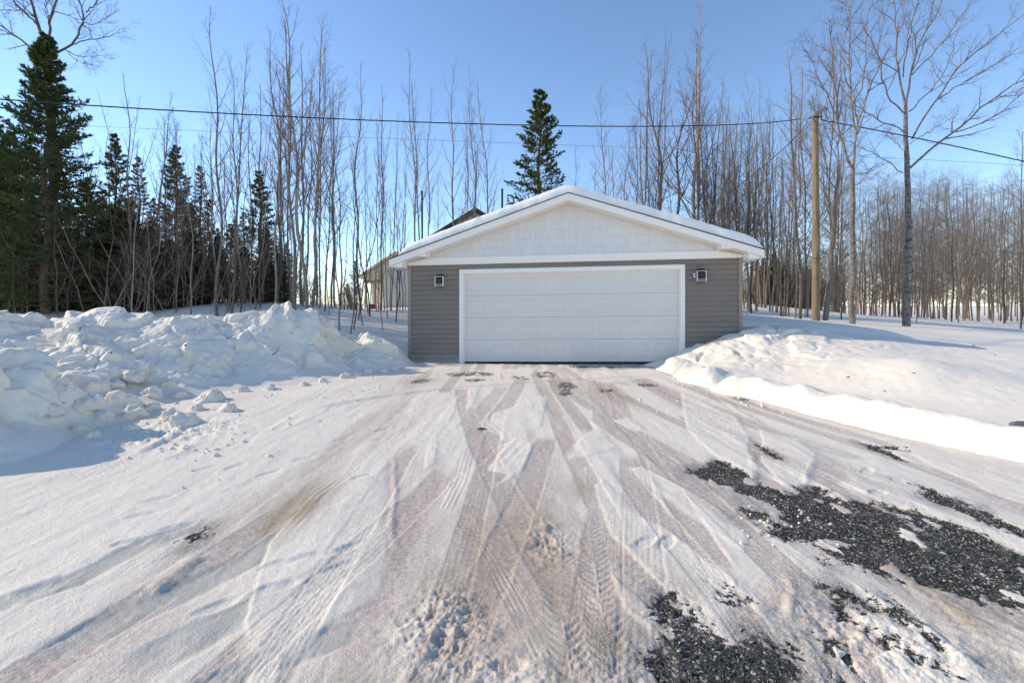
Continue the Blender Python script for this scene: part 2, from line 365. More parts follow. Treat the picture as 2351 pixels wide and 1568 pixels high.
wx = xn + .028 * fbm2(xn * 1.8, yn_ * .9, 3, 21) + .005 * vn2(xn * 22, yn_ * 14, 5)
wy = yn_ + .06 * fbm2(xn * 1.8 + 40, yn_ * .9, 3, 25) + .010 * vn2(xn * 22, yn_ * 14, 6)
FRESH = [
 [(770, 922), (690, 940), (600, 992), (572, 1022), (660, 988), (748, 946)],
 [(1055, 905), (1012, 950), (985, 1002), (975, 1078), (1003, 1062), (1020, 1000), (1046, 940)],
 [(905, 1030), (868, 1060), (700, 1150), (612, 1250), (560, 1400), (520, 1568), (640, 1568), (760, 1430), (905, 1350), (912, 1140)],
 [(1265, 905), (1130, 950), (1108, 985), (1165, 1015), (1118, 1078), (1165, 1090), (1122, 1124), (1205, 1082), (1238, 990)],
 [(1330, 938), (1362, 985), (1296, 1040), (1290, 1062), (1352, 1048), (1422, 1030), (1396, 995)],
 [(1384, 1100), (1362, 1115), (1396, 1228), (1500, 1340), (1590, 1430), (1690, 1442), (1702, 1330), (1560, 1232), (1450, 1150)],
 [(1425, 1072), (1482, 1074), (1600, 1140), (1724, 1226), (1716, 1272), (1570, 1178)],
 [(1560, 900), (1690, 955), (1722, 1000), (1736, 1062), (1730, 1102), (1640, 1046), (1575, 985)],
 [(1745, 985), (1830, 1006), (1868, 1042), (1862, 1116), (1800, 1120), (1752, 1060)],
 [(1932, 1066), (2060, 1128), (2200, 1180), (2420, 1250), (2420, 1296), (2200, 1204), (2090, 1178), (1990, 1160), (1930, 1112)],
 [(2010, 1000), (2120, 1060), (2250, 1120), (2420, 1180), (2420, 1040), (2250, 1030), (2100, 990)],
 [(1390, 1305), (1432, 1348), (1512, 1420), (1492, 1466), (1428, 1402)],
 [(2000, 1520), (2080, 1480), (2300, 1568), (2420, 1640), (2100, 1640)],
 [(1960, 1340), (2050, 1390), (2180, 1470), (2290, 1540), (2250, 1548), (2110, 1462), (1990, 1388)],
 [(2120, 1340), (2240, 1400), (2400, 1460), (2400, 1540), (2250, 1470)],
 [(560, 1568), (640, 1440), (700, 1400), (640, 1568)],
 [(0, 1130), (240, 1085), (420, 1000), (600, 950), (760, 900), (930, 850), (700, 880), (540, 930), (300, 1000), (-200, 1100), (-200, 1160)],
 [(935, 838), (1060, 842), (1000, 852), (900, 866), (820, 885), (720, 905), (640, 920), (760, 880)],
 [(1140, 846), (1235, 846), (1215, 868), (1150, 875)], [(1340, 848), (1520, 850), (1600, 890), (1480, 868), (1400, 880), (1335, 870)],
 [(1440, 960), (1480, 985), (1462, 992), (1400, 962)], [(1075, 895), (1110, 880), (1085, 935), (1070, 945)],
]
GRAV_SHADE = [
 [(1580, 1082), (1650, 1058), (1700, 1080), (1742, 1108), (1800, 1122), (1862, 1118), (1930, 1140), (2010, 1152), (2150, 1188), (2260, 1230), (2420, 1300), (2420, 1412), (2330, 1385), (2200, 1362), (2080, 1330), (1960, 1300), (1850, 1246), (1795, 1236), (1736, 1200), (1712, 1172), (1790, 1186), (1752, 1150), (1650, 1112)],
 [(1500, 1398), (1552, 1366), (1586, 1400), (1622, 1440), (1700, 1458), (1795, 1452), (1822, 1500), (1832, 1700), (1450, 1700), (1478, 1510), (1536, 1452)],
 [(2085, 1108), (2150, 1130), (2290, 1182), (2420, 1236), (2420, 1250), (2270, 1196), (2140, 1146)],
 [(1990, 1018), (2040, 1030), (2080, 1056), (2050, 1052), (2010, 1034)], [(2030, 1024), (2078, 1026), (2070, 1034), (2036, 1034)],
 [(930, 876), (970, 868), (1002, 872), (970, 880)], [(1015, 858), (1080, 852), (1142, 856), (1130, 863), (1040, 864)], [(1058, 872), (1100, 867), (1135, 874), (1090, 879)],
 [(1228, 856), (1260, 850), (1282, 858), (1270, 867), (1236, 866)], [(1282, 878), (1312, 874), (1328, 886), (1310, 906), (1284, 910)], [(1368, 890), (1410, 892), (1418, 899), (1380, 900)], [(1448, 878), (1490, 874), (1520, 886), (1465, 888)],
 [(1290, 838), (1540, 838), (1520, 843), (1310, 844)], [(1170, 866), (1200, 862), (1225, 870), (1190, 874)],  # long strip at the door paints the roof overhang's shadow as dark stone
 [(1735, 1015), (1775, 1030), (1800, 1058), (1765, 1050)], [(1688, 914), (1712, 912), (1716, 918), (1694, 920)],
 [(1930, 1345), (1990, 1372), (2060, 1405), (2110, 1450), (2150, 1482), (2080, 1440), (2000, 1400), (1940, 1375)],
 [(1880, 1330), (1910, 1340), (1960, 1420), (1930, 1412), (1890, 1370)], [(1740, 1480), (1760, 1470), (1800, 1520), (1840, 1568), (1800, 1560)],
 [(2060, 1470), (2100, 1500), (2140, 1550), (2100, 1530)], [(1980, 1440), (2040, 1470), (2060, 1500), (2000, 1465)], [(2180, 1560), (2260, 1590), (2250, 1620), (2170, 1590)],
 [(2310, 1200), (2360, 1210), (2350, 1222), (2310, 1214)], [(1655, 1352), (1700, 1360), (1690, 1370), (1660, 1366)], [(415, 1245), (450, 1228), (485, 1215), (470, 1232), (430, 1250)],
]
BROWN = [(690, 1158, .20, .5, .9), (630, 1200, .10, .25, .8), (1240, 1200, .16, .35, .6), (1330, 1120, .12, .3, .5), (1420, 900, .14, 1.0, .75), (1400, 900, .3, .9, .4), (1300, 885, .5, .8, .35), (960, 872, .5, .6, .5), (1060, 1470, .10, .12, .6), (990, 1480, .08, .1, .5), (1390, 1470, .09, .16, .9), (2130, 1320, .16, .22, .9), (2200, 1400, .22, .3, .6), (1780, 1045, .13, .3, .7), (2010, 1160, .12, .15, .6), (1700, 915, .14, .2, .9), (1560, 1350, .14, .25, .5), (1800, 1380, .10, .18, .5), (1150, 1430, .3, .3, .35), (1280, 1290, .2, .35, .45), (870, 1568, .25, .1, .6), (470, 1228, .12, .25, .5), (1105, 986, .05, .07, 1.0), (1180, 1330, .25, .3, .35)]
# base freshness: streaky, mostly white at both sides, packed pinkish-grey ice where the cars run
streak = fbm2(xn * 3.2 + .4 * fbm2(xn, yn_, 2, 77), yn_ * .38, 5, 31)
str2 = fbm2(xn * 9, yn_ * 1.1, 4, 37)
Fm = .66 + .42 * streak + .22 * str2
Fm += .22 * sstep(-1.9, -2.9, xn) + .38 * sstep(2.4, 3.3, xn) * sstep(3.5, 5, yn_) + .12 * sstep(6.5, 9, yn_)
Fm = sstep(.22, .80, Fm) * .86
zf = np.zeros_like(xn); sharp = np.zeros_like(xn)
r5 = np.random.default_rng(23); lane_n = vn2(xn * 30, yn_ * 2.2, 140); lanes = np.zeros_like(xn)
for i in range(19):
    xa = r5.uniform(-1.3, 3.3); bend = (r5.uniform(-2.3, .6) if xa < .8 else r5.uniform(-.6, 2.2)) * (-.8 if i % 4 == 1 else 1); pw = r5.uniform(1.2, 2.4); wd = r5.uniform(.085, .12); stg = r5.uniform(.55, .95); ph = r5.uniform(0, 50); per = r5.uniform(.018, .03)
    q = np.clip((10.8 - yn_) / 9.3, 0, 1.1); xc = xa + bend * q ** pw; dx = bend * pw * np.clip(q, .02, 2) ** (pw - 1) / 9.3
    for sd in (-.77, .77):
        d = (xn - xc - sd) / np.sqrt(1 + dx * dx) + .006 * lane_n; ad = np.abs(d)
        pres = sstep(-.2, -.02, vn2(yn_ * .45 + ph, yn_ * 0 + sd, 141 + i)) * stg; e = sstep(wd, wd - .014, ad) * pres
        rib = np.cos(d / per * 6.283); lug = np.cos(yn_ / .055 * 6.283 + np.sign(d) * 1.5 + d * 30)
        lanes = np.maximum(lanes, e * (.92 + .22 * rib)); zf += -.0032 * e + .0009 * rib * e + .0009 * lug * e + .0032 * pres * np.exp(-((ad - wd - .010) / .013) ** 2) * (.6 + .5 * lane_n)
Fm = np.clip(Fm - 1.0 * lanes, 0, 1)

for k, p in enumerate(FRESH):
    d = sdf(wx, wy, p)
    sf = .014 + .12 * sstep(.0, .5, fbm2(xn * 2.2 + k, yn_ * 1.2, 2, 130 + k))
    a = sstep(-.006, sf, d) * (.86 + .24 * fbm2(xn * 6, yn_ * 3, 3, k)); Fm = np.maximum(Fm, np.clip(a, 0, 1))
    sharp = np.maximum(sharp, sstep(-.004, .008 + sf, d))
zf += .006 * sharp; Fm = np.clip(Fm - .12 * lanes * sharp, 0, 1)
# packed lanes: lower, pinkish
Pm = np.clip(.85 + .45 * fbm2(xn * 1.1, yn_ * .6, 3, 41) - .35 * sstep(-1.6, -3.4, xn) - .6 * sstep(1.9, 3.0, xn) * sstep(6.5, 4.5, yn_), 0, 1)
Gm = np.full_like(xn, -9.0)
gw, gh = xn + .07 * fbm2(xn * 7, yn_ * 5, 4, 51) + .03 * vn2(xn * 40, yn_ * 28, 52), yn_ + .12 * fbm2(xn * 7 + 9, yn_ * 5, 4, 55) + .03 * vn2(xn * 40, yn_ * 28, 56)
for p in GRAV_SHADE: Gm = np.maximum(Gm, sdf(gw, gh, p))
Gs = sstep(-.075, .06, Gm + .03 * vn2(xn * 60, yn_ * 45, 58))
hole = sstep(.34, .5, fbm2(xn * 6 + 3, yn_ * 4, 4, 61)); zone = sstep(-.05, .15, sdf(gw, gh, [(1830, 1320), (1900, 1290), (2080, 1370), (2300, 1460), (2420, 1560), (2420, 1700), (1900, 1700), (1820, 1500)])) + .6 * sstep(-.05, .1, sdf(gw, gh, [(1560, 1060), (1640, 1050), (1780, 1120), (1900, 1250), (1960, 1320), (1850, 1300), (1720, 1210), (1640, 1120)]))
strk = fbm2(gw * 9 - gh * 3, gh * 2.6, 5, 64)
Gs = np.maximum(Gs, np.clip(zone, 0, 1) * sstep(.20, .42, strk))
Gs = Gs * (1 - .9 * hole) * (.62 + .38 * sstep(-.35, .15, fbm2(xn * 16, yn_ * 11, 4, 63))) * (1 - .42 * sstep(5.5, 7.5, yn_))
Bm = np.zeros_like(xn)
for (u, v_, rx, ry, a) in BROWN:
    c = px(u, v_); r2 = ((wx - c[0]) / rx) ** 2 + ((wy - c[1]) / ry) ** 2; Bm = np.maximum(Bm, a * np.exp(-r2 * 1.3))
Bm = np.clip(Bm * (1 + .8 * str2), 0, 1)
cx_, cy_ = px(1180, 1330); wet = np.exp(-((xn - cx_) / .55) ** 2 - ((yn_ - cy_) / 1.0) ** 2)
Bm = np.maximum(Bm, np.clip(wet * (.50 + .6 * fbm2(xn * 5, yn_ * 3, 4, 66)), 0, .6)); Fm *= 1 - .55 * wet
# grey glaze ice lanes at lower left, and dirty slush at lower right
Im = np.zeros_like(xn)
for pts, wd in (([(40, 1540), (330, 1400), (560, 1290), (700, 1200)], .13), ([(250, 1568), (520, 1430), (740, 1330), (900, 1230)], .13), ([(-100, 1420), (160, 1340), (330, 1250), (520, 1180)], .10), ([(300, 1660), (620, 1520), (860, 1420)], .09)):
    m, s01, s, d = along(wx, wy, pts, wd); Im = np.maximum(Im, np.where(m, sstep(wd, wd * .55, np.abs(d)) * sstep(0, .12, s01) * sstep(1, .8, s01), 0))
Im = np.clip(Im * (.75 + .5 * str2), 0, 1) * (1 - .7 * sharp)
Dm = np.zeros_like(xn)
for p in ([(1830, 1330), (1920, 1310), (2100, 1400), (2300, 1490), (2420, 1568), (2420, 1700), (1900, 1700), (1830, 1480)], [(1640, 1100), (1740, 1140), (1900, 1260), (1960, 1330), (1850, 1300), (1740, 1220)], [(1590, 1060), (1560, 1090), (1700, 1180), (1740, 1200), (1640, 1100)], [(1360, 1400), (1420, 1440), (1440, 1568), (1340, 1568)]):
    Dm = np.maximum(Dm, sstep(-.05, .1, sdf(gw, gh, p)))
Dm = np.maximum(Dm, .75 * sstep(-.22, -.02, Gm) * (yn_ < 6))
Dm = np.clip(Dm * sstep(-.15, .45, fbm2(xn * 5, yn_ * 3, 5, 71)) * .95, 0, 1) * (1 - sharp)
# large relief
zf += .005 * streak + .0035 * str2 + .004 * fbm2(xn * 14, yn_ * 9, 4, 81) - .012 * Gs - .012 * Im
zf += .007 * fbm2(xn * 1.4, yn_ * .8, 3, 83)
# tyre prints
def print_track(pts, wd, kind, depth, amt=1.0, fresh=0.0):
    global zf, Fm
    m, s01, s, d = along(xn + .01 * vn2(yn_ * 1.7, xn * .1, 3), yn_, pts, wd); q = d / wd
    env = np.where(m, sstep(1, .86, np.abs(q)) * sstep(0, .08, s01) * sstep(1, .9, s01), 0) * (.15 + .85 * sstep(-.2, .25, fbm2(xn * 5, yn_ * 2.5, 4, 91)))
    if kind == 'rib': pat = np.cos(q * np.pi * 4)
    elif kind == 'dot': pat = np.maximum(np.cos(q * np.pi * 4), .6 * np.cos(s * 2 * np.pi / .07 + np.sign(d)))
    elif kind == 'herring':
        ph = s / .052 + 1.1 * np.abs(q * 1.3) ** 1.5; pat = np.where(np.abs(q) < .06, 1.3, np.cos(ph * 2 * np.pi) ** 3 * 1.2)
    else:
        ph = s / .06 + .4 * np.sign(q); pat = np.cos(ph * 2 * np.pi)
    zf = zf + env * amt * .38 * (depth * pat - depth * .6); Fm = np.clip(Fm + env * np.clip(pat, 0, 1) * fresh, 0, 1)
print_track([(-200, 1290), (0, 1196), (240, 1078), (420, 994), (560, 948), (720, 912), (880, 872)], .11, 'dot', .007)
print_track([(1292, 1150), (1290, 1260), (1288, 1400), (1320, 1600)], .085, 'herring', .0065, 1, .35)
print_track([(1345, 1060), (1352, 1200), (1378, 1380), (1420, 1600)], .085, 'herring', .0065, 1, .35)
print_track([(1420, 1270), (1490, 1330), (1600, 1420)], .07, 'lug', .006)
print_track([(600, 1270), (720, 1140), (840, 1050), (960, 960), (1040, 900)], .10, 'rib', .006)
print_track([(1122, 958), (1168, 990), (1178, 1015), (1150, 1045), (1120, 1080)], .16, 'rib', .005)
print_track([(1060, 1185), (1120, 1270), (1180, 1380), (1260, 1540)], .05, 'rib', .006, 1, .2); print_track([(1130, 1260), (1180, 1340), (1250, 1440)], .03, 'rib', .006, 1, .2)
print_track([(1660, 950), (1700, 985), (1738, 1040)], .10, 'lug', .005); print_track([(1810, 1052), (1850, 1085), (1880, 1110)], .10, 'herring', .006)
print_track([(2140, 1330), (2200, 1395), (2300, 1500)], .09, 'lug', .007); print_track([(1540, 920), (1640, 960), (1720, 1020)], .08, 'dot', .005)
print_track([(930, 1000), (960, 950), (1000, 910), (1050, 870)], .09, 'rib', .006)
print_track([(990, 1100), (1000, 1000), (1040, 930)], .05, 'rib', .006, 1, .3); print_track([(1020, 1180), (1060, 1100), (1080, 1020)], .07, 'rib', .005)
# ridges with a sharp shaded lip
for pts, wd, hh in (([(330, 1370), (392, 1325), (430, 1300), (470, 1272)], .07, .05), ([(905, 1040), (908, 1120), (903, 1200), (915, 1290)], .035, .028), ([(0, 1375), (80, 1340), (140, 1325)], .06, .03), ([(0, 1405), (140, 1350), (200, 1330)], .05, .025), ([(1815, 1310), (1822, 1360), (1812, 1425)], .035, .028), ([(1868, 1050), (1866, 1085), (1856, 1120)], .04, .03), ([(1735, 1040), (1738, 1080), (1730, 1110)], .04, .025), ([(220, 990), (330, 965), (420, 955)], .05, .03), ([(300, 1045), (360, 1020), (420, 990)], .08, .05), ([(360, 1060), (420, 1040), (440, 1020)], .07, .04), ([(1960, 1350), (2080, 1420), (2200, 1500), (2300, 1568)], .05, .03), ([(1480, 1075), (1620, 1150), (1722, 1222)], .03, .02), ([(1640, 905), (1690, 940), (1760, 975)], .04, .03), ([(1640, 985), (1720, 1010), (1790, 1060)], .04, .02)):
    m, s01, s, d = along(wx, wy, pts, wd * 2.2); zf = zf + np.where(m, .55 * hh * np.exp(-(d / (wd * .7)) ** 2) * sstep(0, .2, s01) * sstep(1, .8, s01) * (.62 + .16 * vn2(s * 9, d * 0, 4)), 0)
# boot prints and scuffs
for (u, v_, a) in ((632, 1350, .5), (640, 1296, .5), (722, 1278, .6), (780, 1300, .4), (300, 1245, .5), (200, 1010, .3), (470, 1075, .3), (540, 1070, .2), (620, 1085, .3), (700, 1052, .4), (835, 1095, .4), (860, 1010, .4), (880, 985, .3), (905, 960, .4), (930, 945, .4), (850, 930, .4), (815, 955, .3), (780, 1010, .4), (795, 1260, .3), (1150, 930, .3), (1165, 1012, .3), (1530, 1245, .3), (2015, 1130, .5), (2060, 1168, .5), (2310, 1530, .8), (1990, 1080, .4), (1480, 1245, .4), (500, 1390, .4), (330, 1180, .5), (360, 1145, .4), (400, 1210, .4)):
    c = px(u, v_); an = a * 2.1; dx, dy = xn - c[0], yn_ - c[1]; p_ = dx * math.sin(an) + dy * math.cos(an); q_ = dx * math.cos(an) - dy * math.sin(an)
    r = np.sqrt((p_ / .10) ** 2 + (q_ / .04) ** 2) + .25 * str2; zf = zf - .009 * sstep(1.15, .6, r) + .0015 * np.exp(-((r - 1.3) / .25) ** 2)
# churned clods bottom centre, and roughness on slush
for (u, v_, rx, ry, a) in ((1030, 1440, .20, .20, .028), (1010, 1400, .12, .2, .02), (1150, 1540, .3, .1, .02), (1260, 1240, .12, .25, .03), (1440, 1560, .1, .1, .02), (2120, 1500, .35, .3, .016), (1900, 1450, .25, .3, .014), (420, 985, .6, .5, .02), (330, 1000, .6, .6, .026), (1780, 1200, .1, .15, .03)):
    c = px(u, v_); g = np.exp(-((xn - c[0]) / rx) ** 2 - ((yn_ - c[1]) / ry) ** 2); f1, f2, *_ = worley2(wx * 19, wy * 19, 7); f3, f4, *_ = worley2(wx * 47, wy * 47, 8)
    zf = zf + .6 * a * g * (.35 * (.8 - f1) + .3 * (.8 - f3) + 2.2 * fbm2(xn * 11, yn_ * 11, 5, 88, .6)); Fm = np.clip(Fm + .3 * g * sstep(.6, .2, f1), 0, 1)
edge = sstep(1.0, 1.5, yn_) * sstep(12.2, 11.6, yn_) * sstep(-6.5, -5.8, xn) * sstep(7, 6.2, xn)
# keep the sheet below the garage floor
lx, ly = g_local(xn, yn_); under = sstep(-.10, .0, ly) * (np.abs(lx) < 4.0); zf = zf * edge - .05 * under
z = H(x, y); z[near] += zf
lx, ly = g_local(x, y); ins = (np.abs(lx) < 3.78) & (ly > .12) & (ly < 8); z[ins] = np.minimum(z[ins], -.02)
idx = np.arange(NR * NC).reshape(NR, NC)
quads = np.stack([idx[:-1, :-1], idx[:-1, 1:], idx[1:, 1:], idx[1:, :-1]], -1).reshape(-1, 4)
gm = mk_mesh('ground', np.stack([x, y, z], 1), [quads])
def put_attr(me, name, arr):
    a = me.attributes.new(name, 'FLOAT_COLOR', 'POINT'); a.data.foreach_set('color', np.ascontiguousarray(arr, dtype=np.float32).ravel())
m1 = np.zeros((len(x), 4)); m1[:, 0] = 1; m1[:, 3] = 1; m2 = np.zeros((len(x), 4)); m2[:, 3] = 1
m1[near, 0] = 1 - (1 - Fm) * edge; m1[near, 1] = Gs * edge; m1[near, 2] = Bm * edge; m2[near, 0] = Im * edge; m2[near, 1] = Pm; m2[near, 2] = Dm * edge
put_attr(gm, 'mask', m1); put_attr(gm, 'mask2', m2)
ground = link('snowy_ground', gm, M['drive']); tag(ground, kind='structure')
# exact height of the sheet for things resting on the drive
_zn = z.reshape(NR, NC)
def ground_z(X, Y):
    X = np.atleast_1d(X); Y = np.atleast_1d(Y)
    r = np.clip(np.searchsorted(yy, Y), 1, NR - 1); t = X / np.maximum(Y, yn[0]); c = np.clip(np.searchsorted(tt, t), 1, NC - 1)
    return _zn[r - 1, c - 1] * .5 + _zn[r, c] * .5

# ------------------------------------------------------------------ snow banks
def rbf(ctrl, xs, ys, eps=.35):
    C = np.array(ctrl); n = len(C)
    K = np.sqrt((C[:, None, 0] - C[None, :, 0]) ** 2 + (C[:, None, 1] - C[None, :, 1]) ** 2 + eps ** 2)
    A = np.block([[K, np.ones((n, 1))], [np.ones((1, n)), np.zeros((1, 1))]]); sol = np.linalg.solve(A, np.append(C[:, 2], 0))
    out = np.full(xs.shape, sol[-1])
    for i in range(n): out = out + sol[i] * np.sqrt((xs - C[i, 0]) ** 2 + (ys - C[i, 1]) ** 2 + eps ** 2)
    return out
def grid_normals(P):
    du = np.gradient(P, axis=1); dv = np.gradient(P, axis=0); n = np.cross(du, dv); return n / (np.linalg.norm(n, axis=2, keepdims=True) + 1e-9)
def grid_mesh(name, P):
    R_, C_ = P.shape[:2]; i = np.arange(R_ * C_).reshape(R_, C_)
    return mk_mesh(name, P.reshape(-1, 3), [np.stack([i[:-1, :-1], i[:-1, 1:], i[1:, 1:], i[1:, :-1]], -1).reshape(-1, 4)])
def blocks(X, Y, sc, s, tilt, ew=.22, cr=.30):
    f1, f2, cx, cy, rx, ry = worley2(X * sc, Y * sc, s); zz = np.zeros_like(cx)
    hgt = _h(cx, cy, zz + 5, s) - .5; tx = _h(cx, cy, zz + 6, s) - .5; ty = _h(cx, cy, zz + 7, s) - .5
    e = sstep(0, ew, f2 - f1); return (hgt + tilt * (tx * rx + ty * ry)) * (.35 + .65 * e) - cr * (1 - e)
LB = []
def c_uvY(u, v, Y): X, _, Z = at(u, v, Y); LB.append((X, Y, Z))
for u, v, Y in ((925, 815, 11.25), (880, 790, 11.0), (800, 765, 10.7), (760, 742, 10.5), (735, 716, 10.3), (650, 708, 10.0), (560, 716, 9.75), (500, 722, 9.5), (420, 714, 9.25), (330, 722, 9.0), (200, 724, 8.6), (110, 742, 8.3), (40, 722, 8.1), (-60, 720, 7.9), (-260, 735, 7.4), (-500, 740, 7.0),
                (700, 760, 9.7), (600, 765, 9.2), (500, 765, 8.85), (400, 760, 8.5), (300, 770, 8.2), (250, 775, 7.9), (120, 790, 7.4), (30, 800, 7.0), (-150, 800, 6.6),
                (840, 815, 10.2), (760, 820, 9.6), (660, 835, 8.9), (560, 835, 8.5), (450, 835, 8.1), (350, 838, 7.5), (250, 840, 7.0), (150, 845, 6.4), (60, 850, 6.0), (-60, 845, 5.5), (-250, 850, 5.2),
                (60, 850, 5.2), (20, 880, 4.85), (-80, 835, 4.6), (-250, 850, 4.3), (125, 930, 5.2), (230, 900, 6.2), (330, 895, 6.8)): c_uvY(u, v, Y)
for u, v in ((935, 845), (870, 865), (780, 882), (690, 893), (600, 900), (500, 908), (440, 925), (350, 962), (250, 985), (190, 1010), (150, 1035), (90, 1058), (0, 1080), (-150, 1095), (-400, 1110)):
    X, Y = px(u, v); LB.append((X, Y, -.02))
for u, v in ((980, 850), (900, 885), (780, 910), (640, 930), (520, 950), (420, 1000), (300, 1040), (230, 1080), (120, 1120), (-100, 1150), (-400, 1180)):
    X, Y = px(u, v); LB.append((X, Y, -.25))
for X, Y, Z in ((-2.2, 12.0, -.2), (-2.9, 12.1, -.1), (-4.2, 11.7, .2), (-5.5, 11.3, .3), (-7, 10.8, .4), (-8.5, 10.4, .4), (-10, 10, .5), (-13, 9, .6), (-3.2, 13, -.3), (-6, 12.6, -.2), (-9, 12, 0), (-13, 11.5, .2), (-13, 7, 1.1), (-13, 5, .8), (-13, 3.5, .1), (-9, 3.0, -.1)): LB.append((X, Y, Z))
gx, gy = np.meshgrid(np.linspace(-12.5, -2.05, 620), np.linspace(3.3, 12.6, 520))
zb = rbf(LB, gx, gy, .25)
on = sstep(.02, .35, zb - np.maximum(H(gx, gy) - .15, 0)); P = np.stack([gx, gy, zb], -1)
wxx = gx + .20 * fbm2(gx * 1.5, gy * 1.5, 5, 101, .6); wyy = gy + .20 * fbm2(gx * 1.5 + 30, gy * 1.5, 5, 105, .6)
face = sstep(.15, .6, zb) * np.exp(-((gx + 4.9 + 1.0 * (9.1 - gy)) / 2.1) ** 2 - ((gy - 8.9) / 1.0) ** 2)     # scraped, smoother stretch of the face
chunky = 1 - .60 * np.clip(face * 1.2, 0, 1)
d1 = .33 * blocks(wxx, wyy, 1.0, 11, 1.9, .12, .16) + .21 * blocks(wxx * .9 + 7, wyy * 1.1, 2.0, 12, 1.9, .14, .16)
d2 = .075 * blocks(wxx, wyy, 4.2, 13, 1.6, .18, .14) * sstep(-.25, .25, fbm2(gx * .9 + 5, gy * .9, 3, 18)) + .022 * (.6 - worley2(wxx * 12, wyy * 12, 14)[0]) * sstep(-.1, .4, fbm2(gx * 1.1, gy * 1.1, 3, 19)) + .065 * fbm3(gx * 3.6, gy * 3.6, zb * 3.6, 6, 15, .60) + .10 * fbm3(gx * 1.6, gy * 1.6, zb * 1.6, 3, 16)
N = grid_normals(P); N = N * np.array([1, 1, .75])
P = P + N * ((d1 * chunky + d2 * (.45 + .55 * chunky)) * (.15 + .85 * on))[..., None] * on[..., None]
P[..., 2] -= .04 * (1 - on)
lb = link('snow_bank', grid_mesh('snow_bank', P), M['bank'])
tag(lb, kind='structure')
LBX, LBY, LBZ = P[..., 0], P[..., 1], P[..., 2]

RB = []
for u, v, Y in ((1545, 832, 10.35), (1560, 822, 10.3), (1600, 798, 10.3), (1640, 779, 10.3), (1703, 762, 10.3), (1760, 752, 10.6), (1800, 751, 11.0), (1840, 749, 11.0), (1900, 765, 10.5), (2000, 780, 9.8), (2100, 800, 9.2), (2290, 829, 8.2), (2351, 834, 7.8), (2600, 850, 7.2), (3000, 870, 6.5),
                (1620, 840, 9.4), (1700, 830, 9.0), (1800, 820, 9.0), (1900, 830, 8.3), (2000, 850, 7.6), (2100, 838, 7.5), (2100, 870, 6.9), (2250, 880, 6.6), (2400, 900, 6.2), (2700, 930, 5.8),
                (1660, 880, 8.0), (1750, 885, 7.7), (1850, 905, 7.0), (2000, 935, 6.1), (2200, 975, 5.3), (2350, 1000, 4.9), (2600, 1030, 4.5)):
    X, _, Z = at(u, v, Y); RB.append((X, Y, Z))
FOOT = ((1520, 853), (1600, 884), (1650, 902), (1720, 914), (1800, 934), (1900, 962), (2000, 987), (2100, 1010), (2200, 1032), (2340, 1062), (2500, 1090), (2800, 1140))
for u, v in FOOT:
    X, Y = px(u, v); RB.append((X, Y, -.01)); RB.append((X - .25, Y - .05, -.14)); RB.append((X - .8, Y - .1, -.3)); RB.append((X + .10, Y + .03, .15)); RB.append((X + .38, Y + .06, .25))
for X, Y, Z in ((3.2, 10.85, .05), (4.2, 10.8, .5), (5.0, 10.8, .7), (5.5, 11.6, .78), (6.5, 12.2, .80), (8, 11.6, .70), (9.5, 10.8, .52), (11, 10, .36), (14, 8.5, .25), (5.6, 12.8, .7), (7, 13.4, .55), (9, 12.8, .4), (12, 12, .2), (15, 11, .0), (5.4, 14, .3), (10, 14.4, .2), (15, 13, -.1)): RB.append((X, Y, Z))
gx, gy = np.meshgrid(np.linspace(2.5, 14, 520), np.linspace(3.2, 14.4, 480)); zb = rbf(RB, gx, gy, .2)
on = sstep(.0, .2, zb); P = np.stack([gx, gy, zb], -1)
rough = np.clip(np.exp(-((gx - 4.8) / 2.1) ** 2 - ((gy - 9.9) / 1.3) ** 2) * 1.1 + .12 * np.exp(-((gx - 3.4 - .17 * (9 - gy)) / .35) ** 2), 0, 1)
wxx = gx + .2 * fbm2(gx * 1.4, gy * 1.4, 3, 111); wyy = gy + .2 * fbm2(gx * 1.4 + 30, gy * 1.4, 3, 115)
dd = rough * (.10 * blocks(wxx, wyy, 1.9, 21, 1.2) + .035 * blocks(wxx, wyy, 5.0, 22, 1.0, .3, .1) * sstep(-.1, .3, fbm2(gx * 1.3, gy * 1.3, 3, 27)) + .03 * fbm2(gx * 6, gy * 6, 4, 28)) + .035 * fbm2(gx * .9, gy * .9, 4, 24) + .008 * fbm2(gx * 8, gy * 8, 3, 25)
ftm = np.exp(-((gx - 3.45 - .17 * (9 - gy)) / .38) ** 2) * sstep(10.5, 9.5, gy)
dd = dd + ftm * (.035 * fbm2(gx * 3.5, gy * 3.5, 5, 29, .6) + .02 * blocks(wxx, wyy, 7.0, 30, 1.2, .15, .1) * sstep(0, .3, fbm2(gx * 1.1, gy * 1.1, 3, 31)))
kn = at(2110, 845, 7.4); dd = dd + .10 * np.exp(-((gx - kn[0]) / .55) ** 2 - ((gy - kn[1]) / .5) ** 2)
P = P + grid_normals(P) * (dd * on)[..., None]
lx, ly = g_local(P[..., 0], P[..., 1]); inside = (np.abs(lx) < 3.80) & (ly > -.01); P[..., 2] = np.where(inside & (ly > .05), -.3, P[..., 2])
rb = link('snow_bank', grid_mesh('snow_bank', P), M['snow'])
tag(rb, kind='structure')
RBX, RBY, RBZ = P[..., 0], P[..., 1], P[..., 2]
def surf_z(X, Y):
    """highest snow surface at a spot"""
    best = float(ground_z(X, Y)[0])
    for A, B, C, (x0, x1, y0, y1) in ((LBX, LBY, LBZ, (-12.5, -2.05, 3.3, 12.6)), (RBX, RBY, RBZ, (2.5, 14, 3.2, 14.4))):
        if x0 < X < x1 and y0 < Y < y1:
            d = (A - X) ** 2 + (B - Y) ** 2; best = max(best, float(C.ravel()[d.argmin()]))
    return best

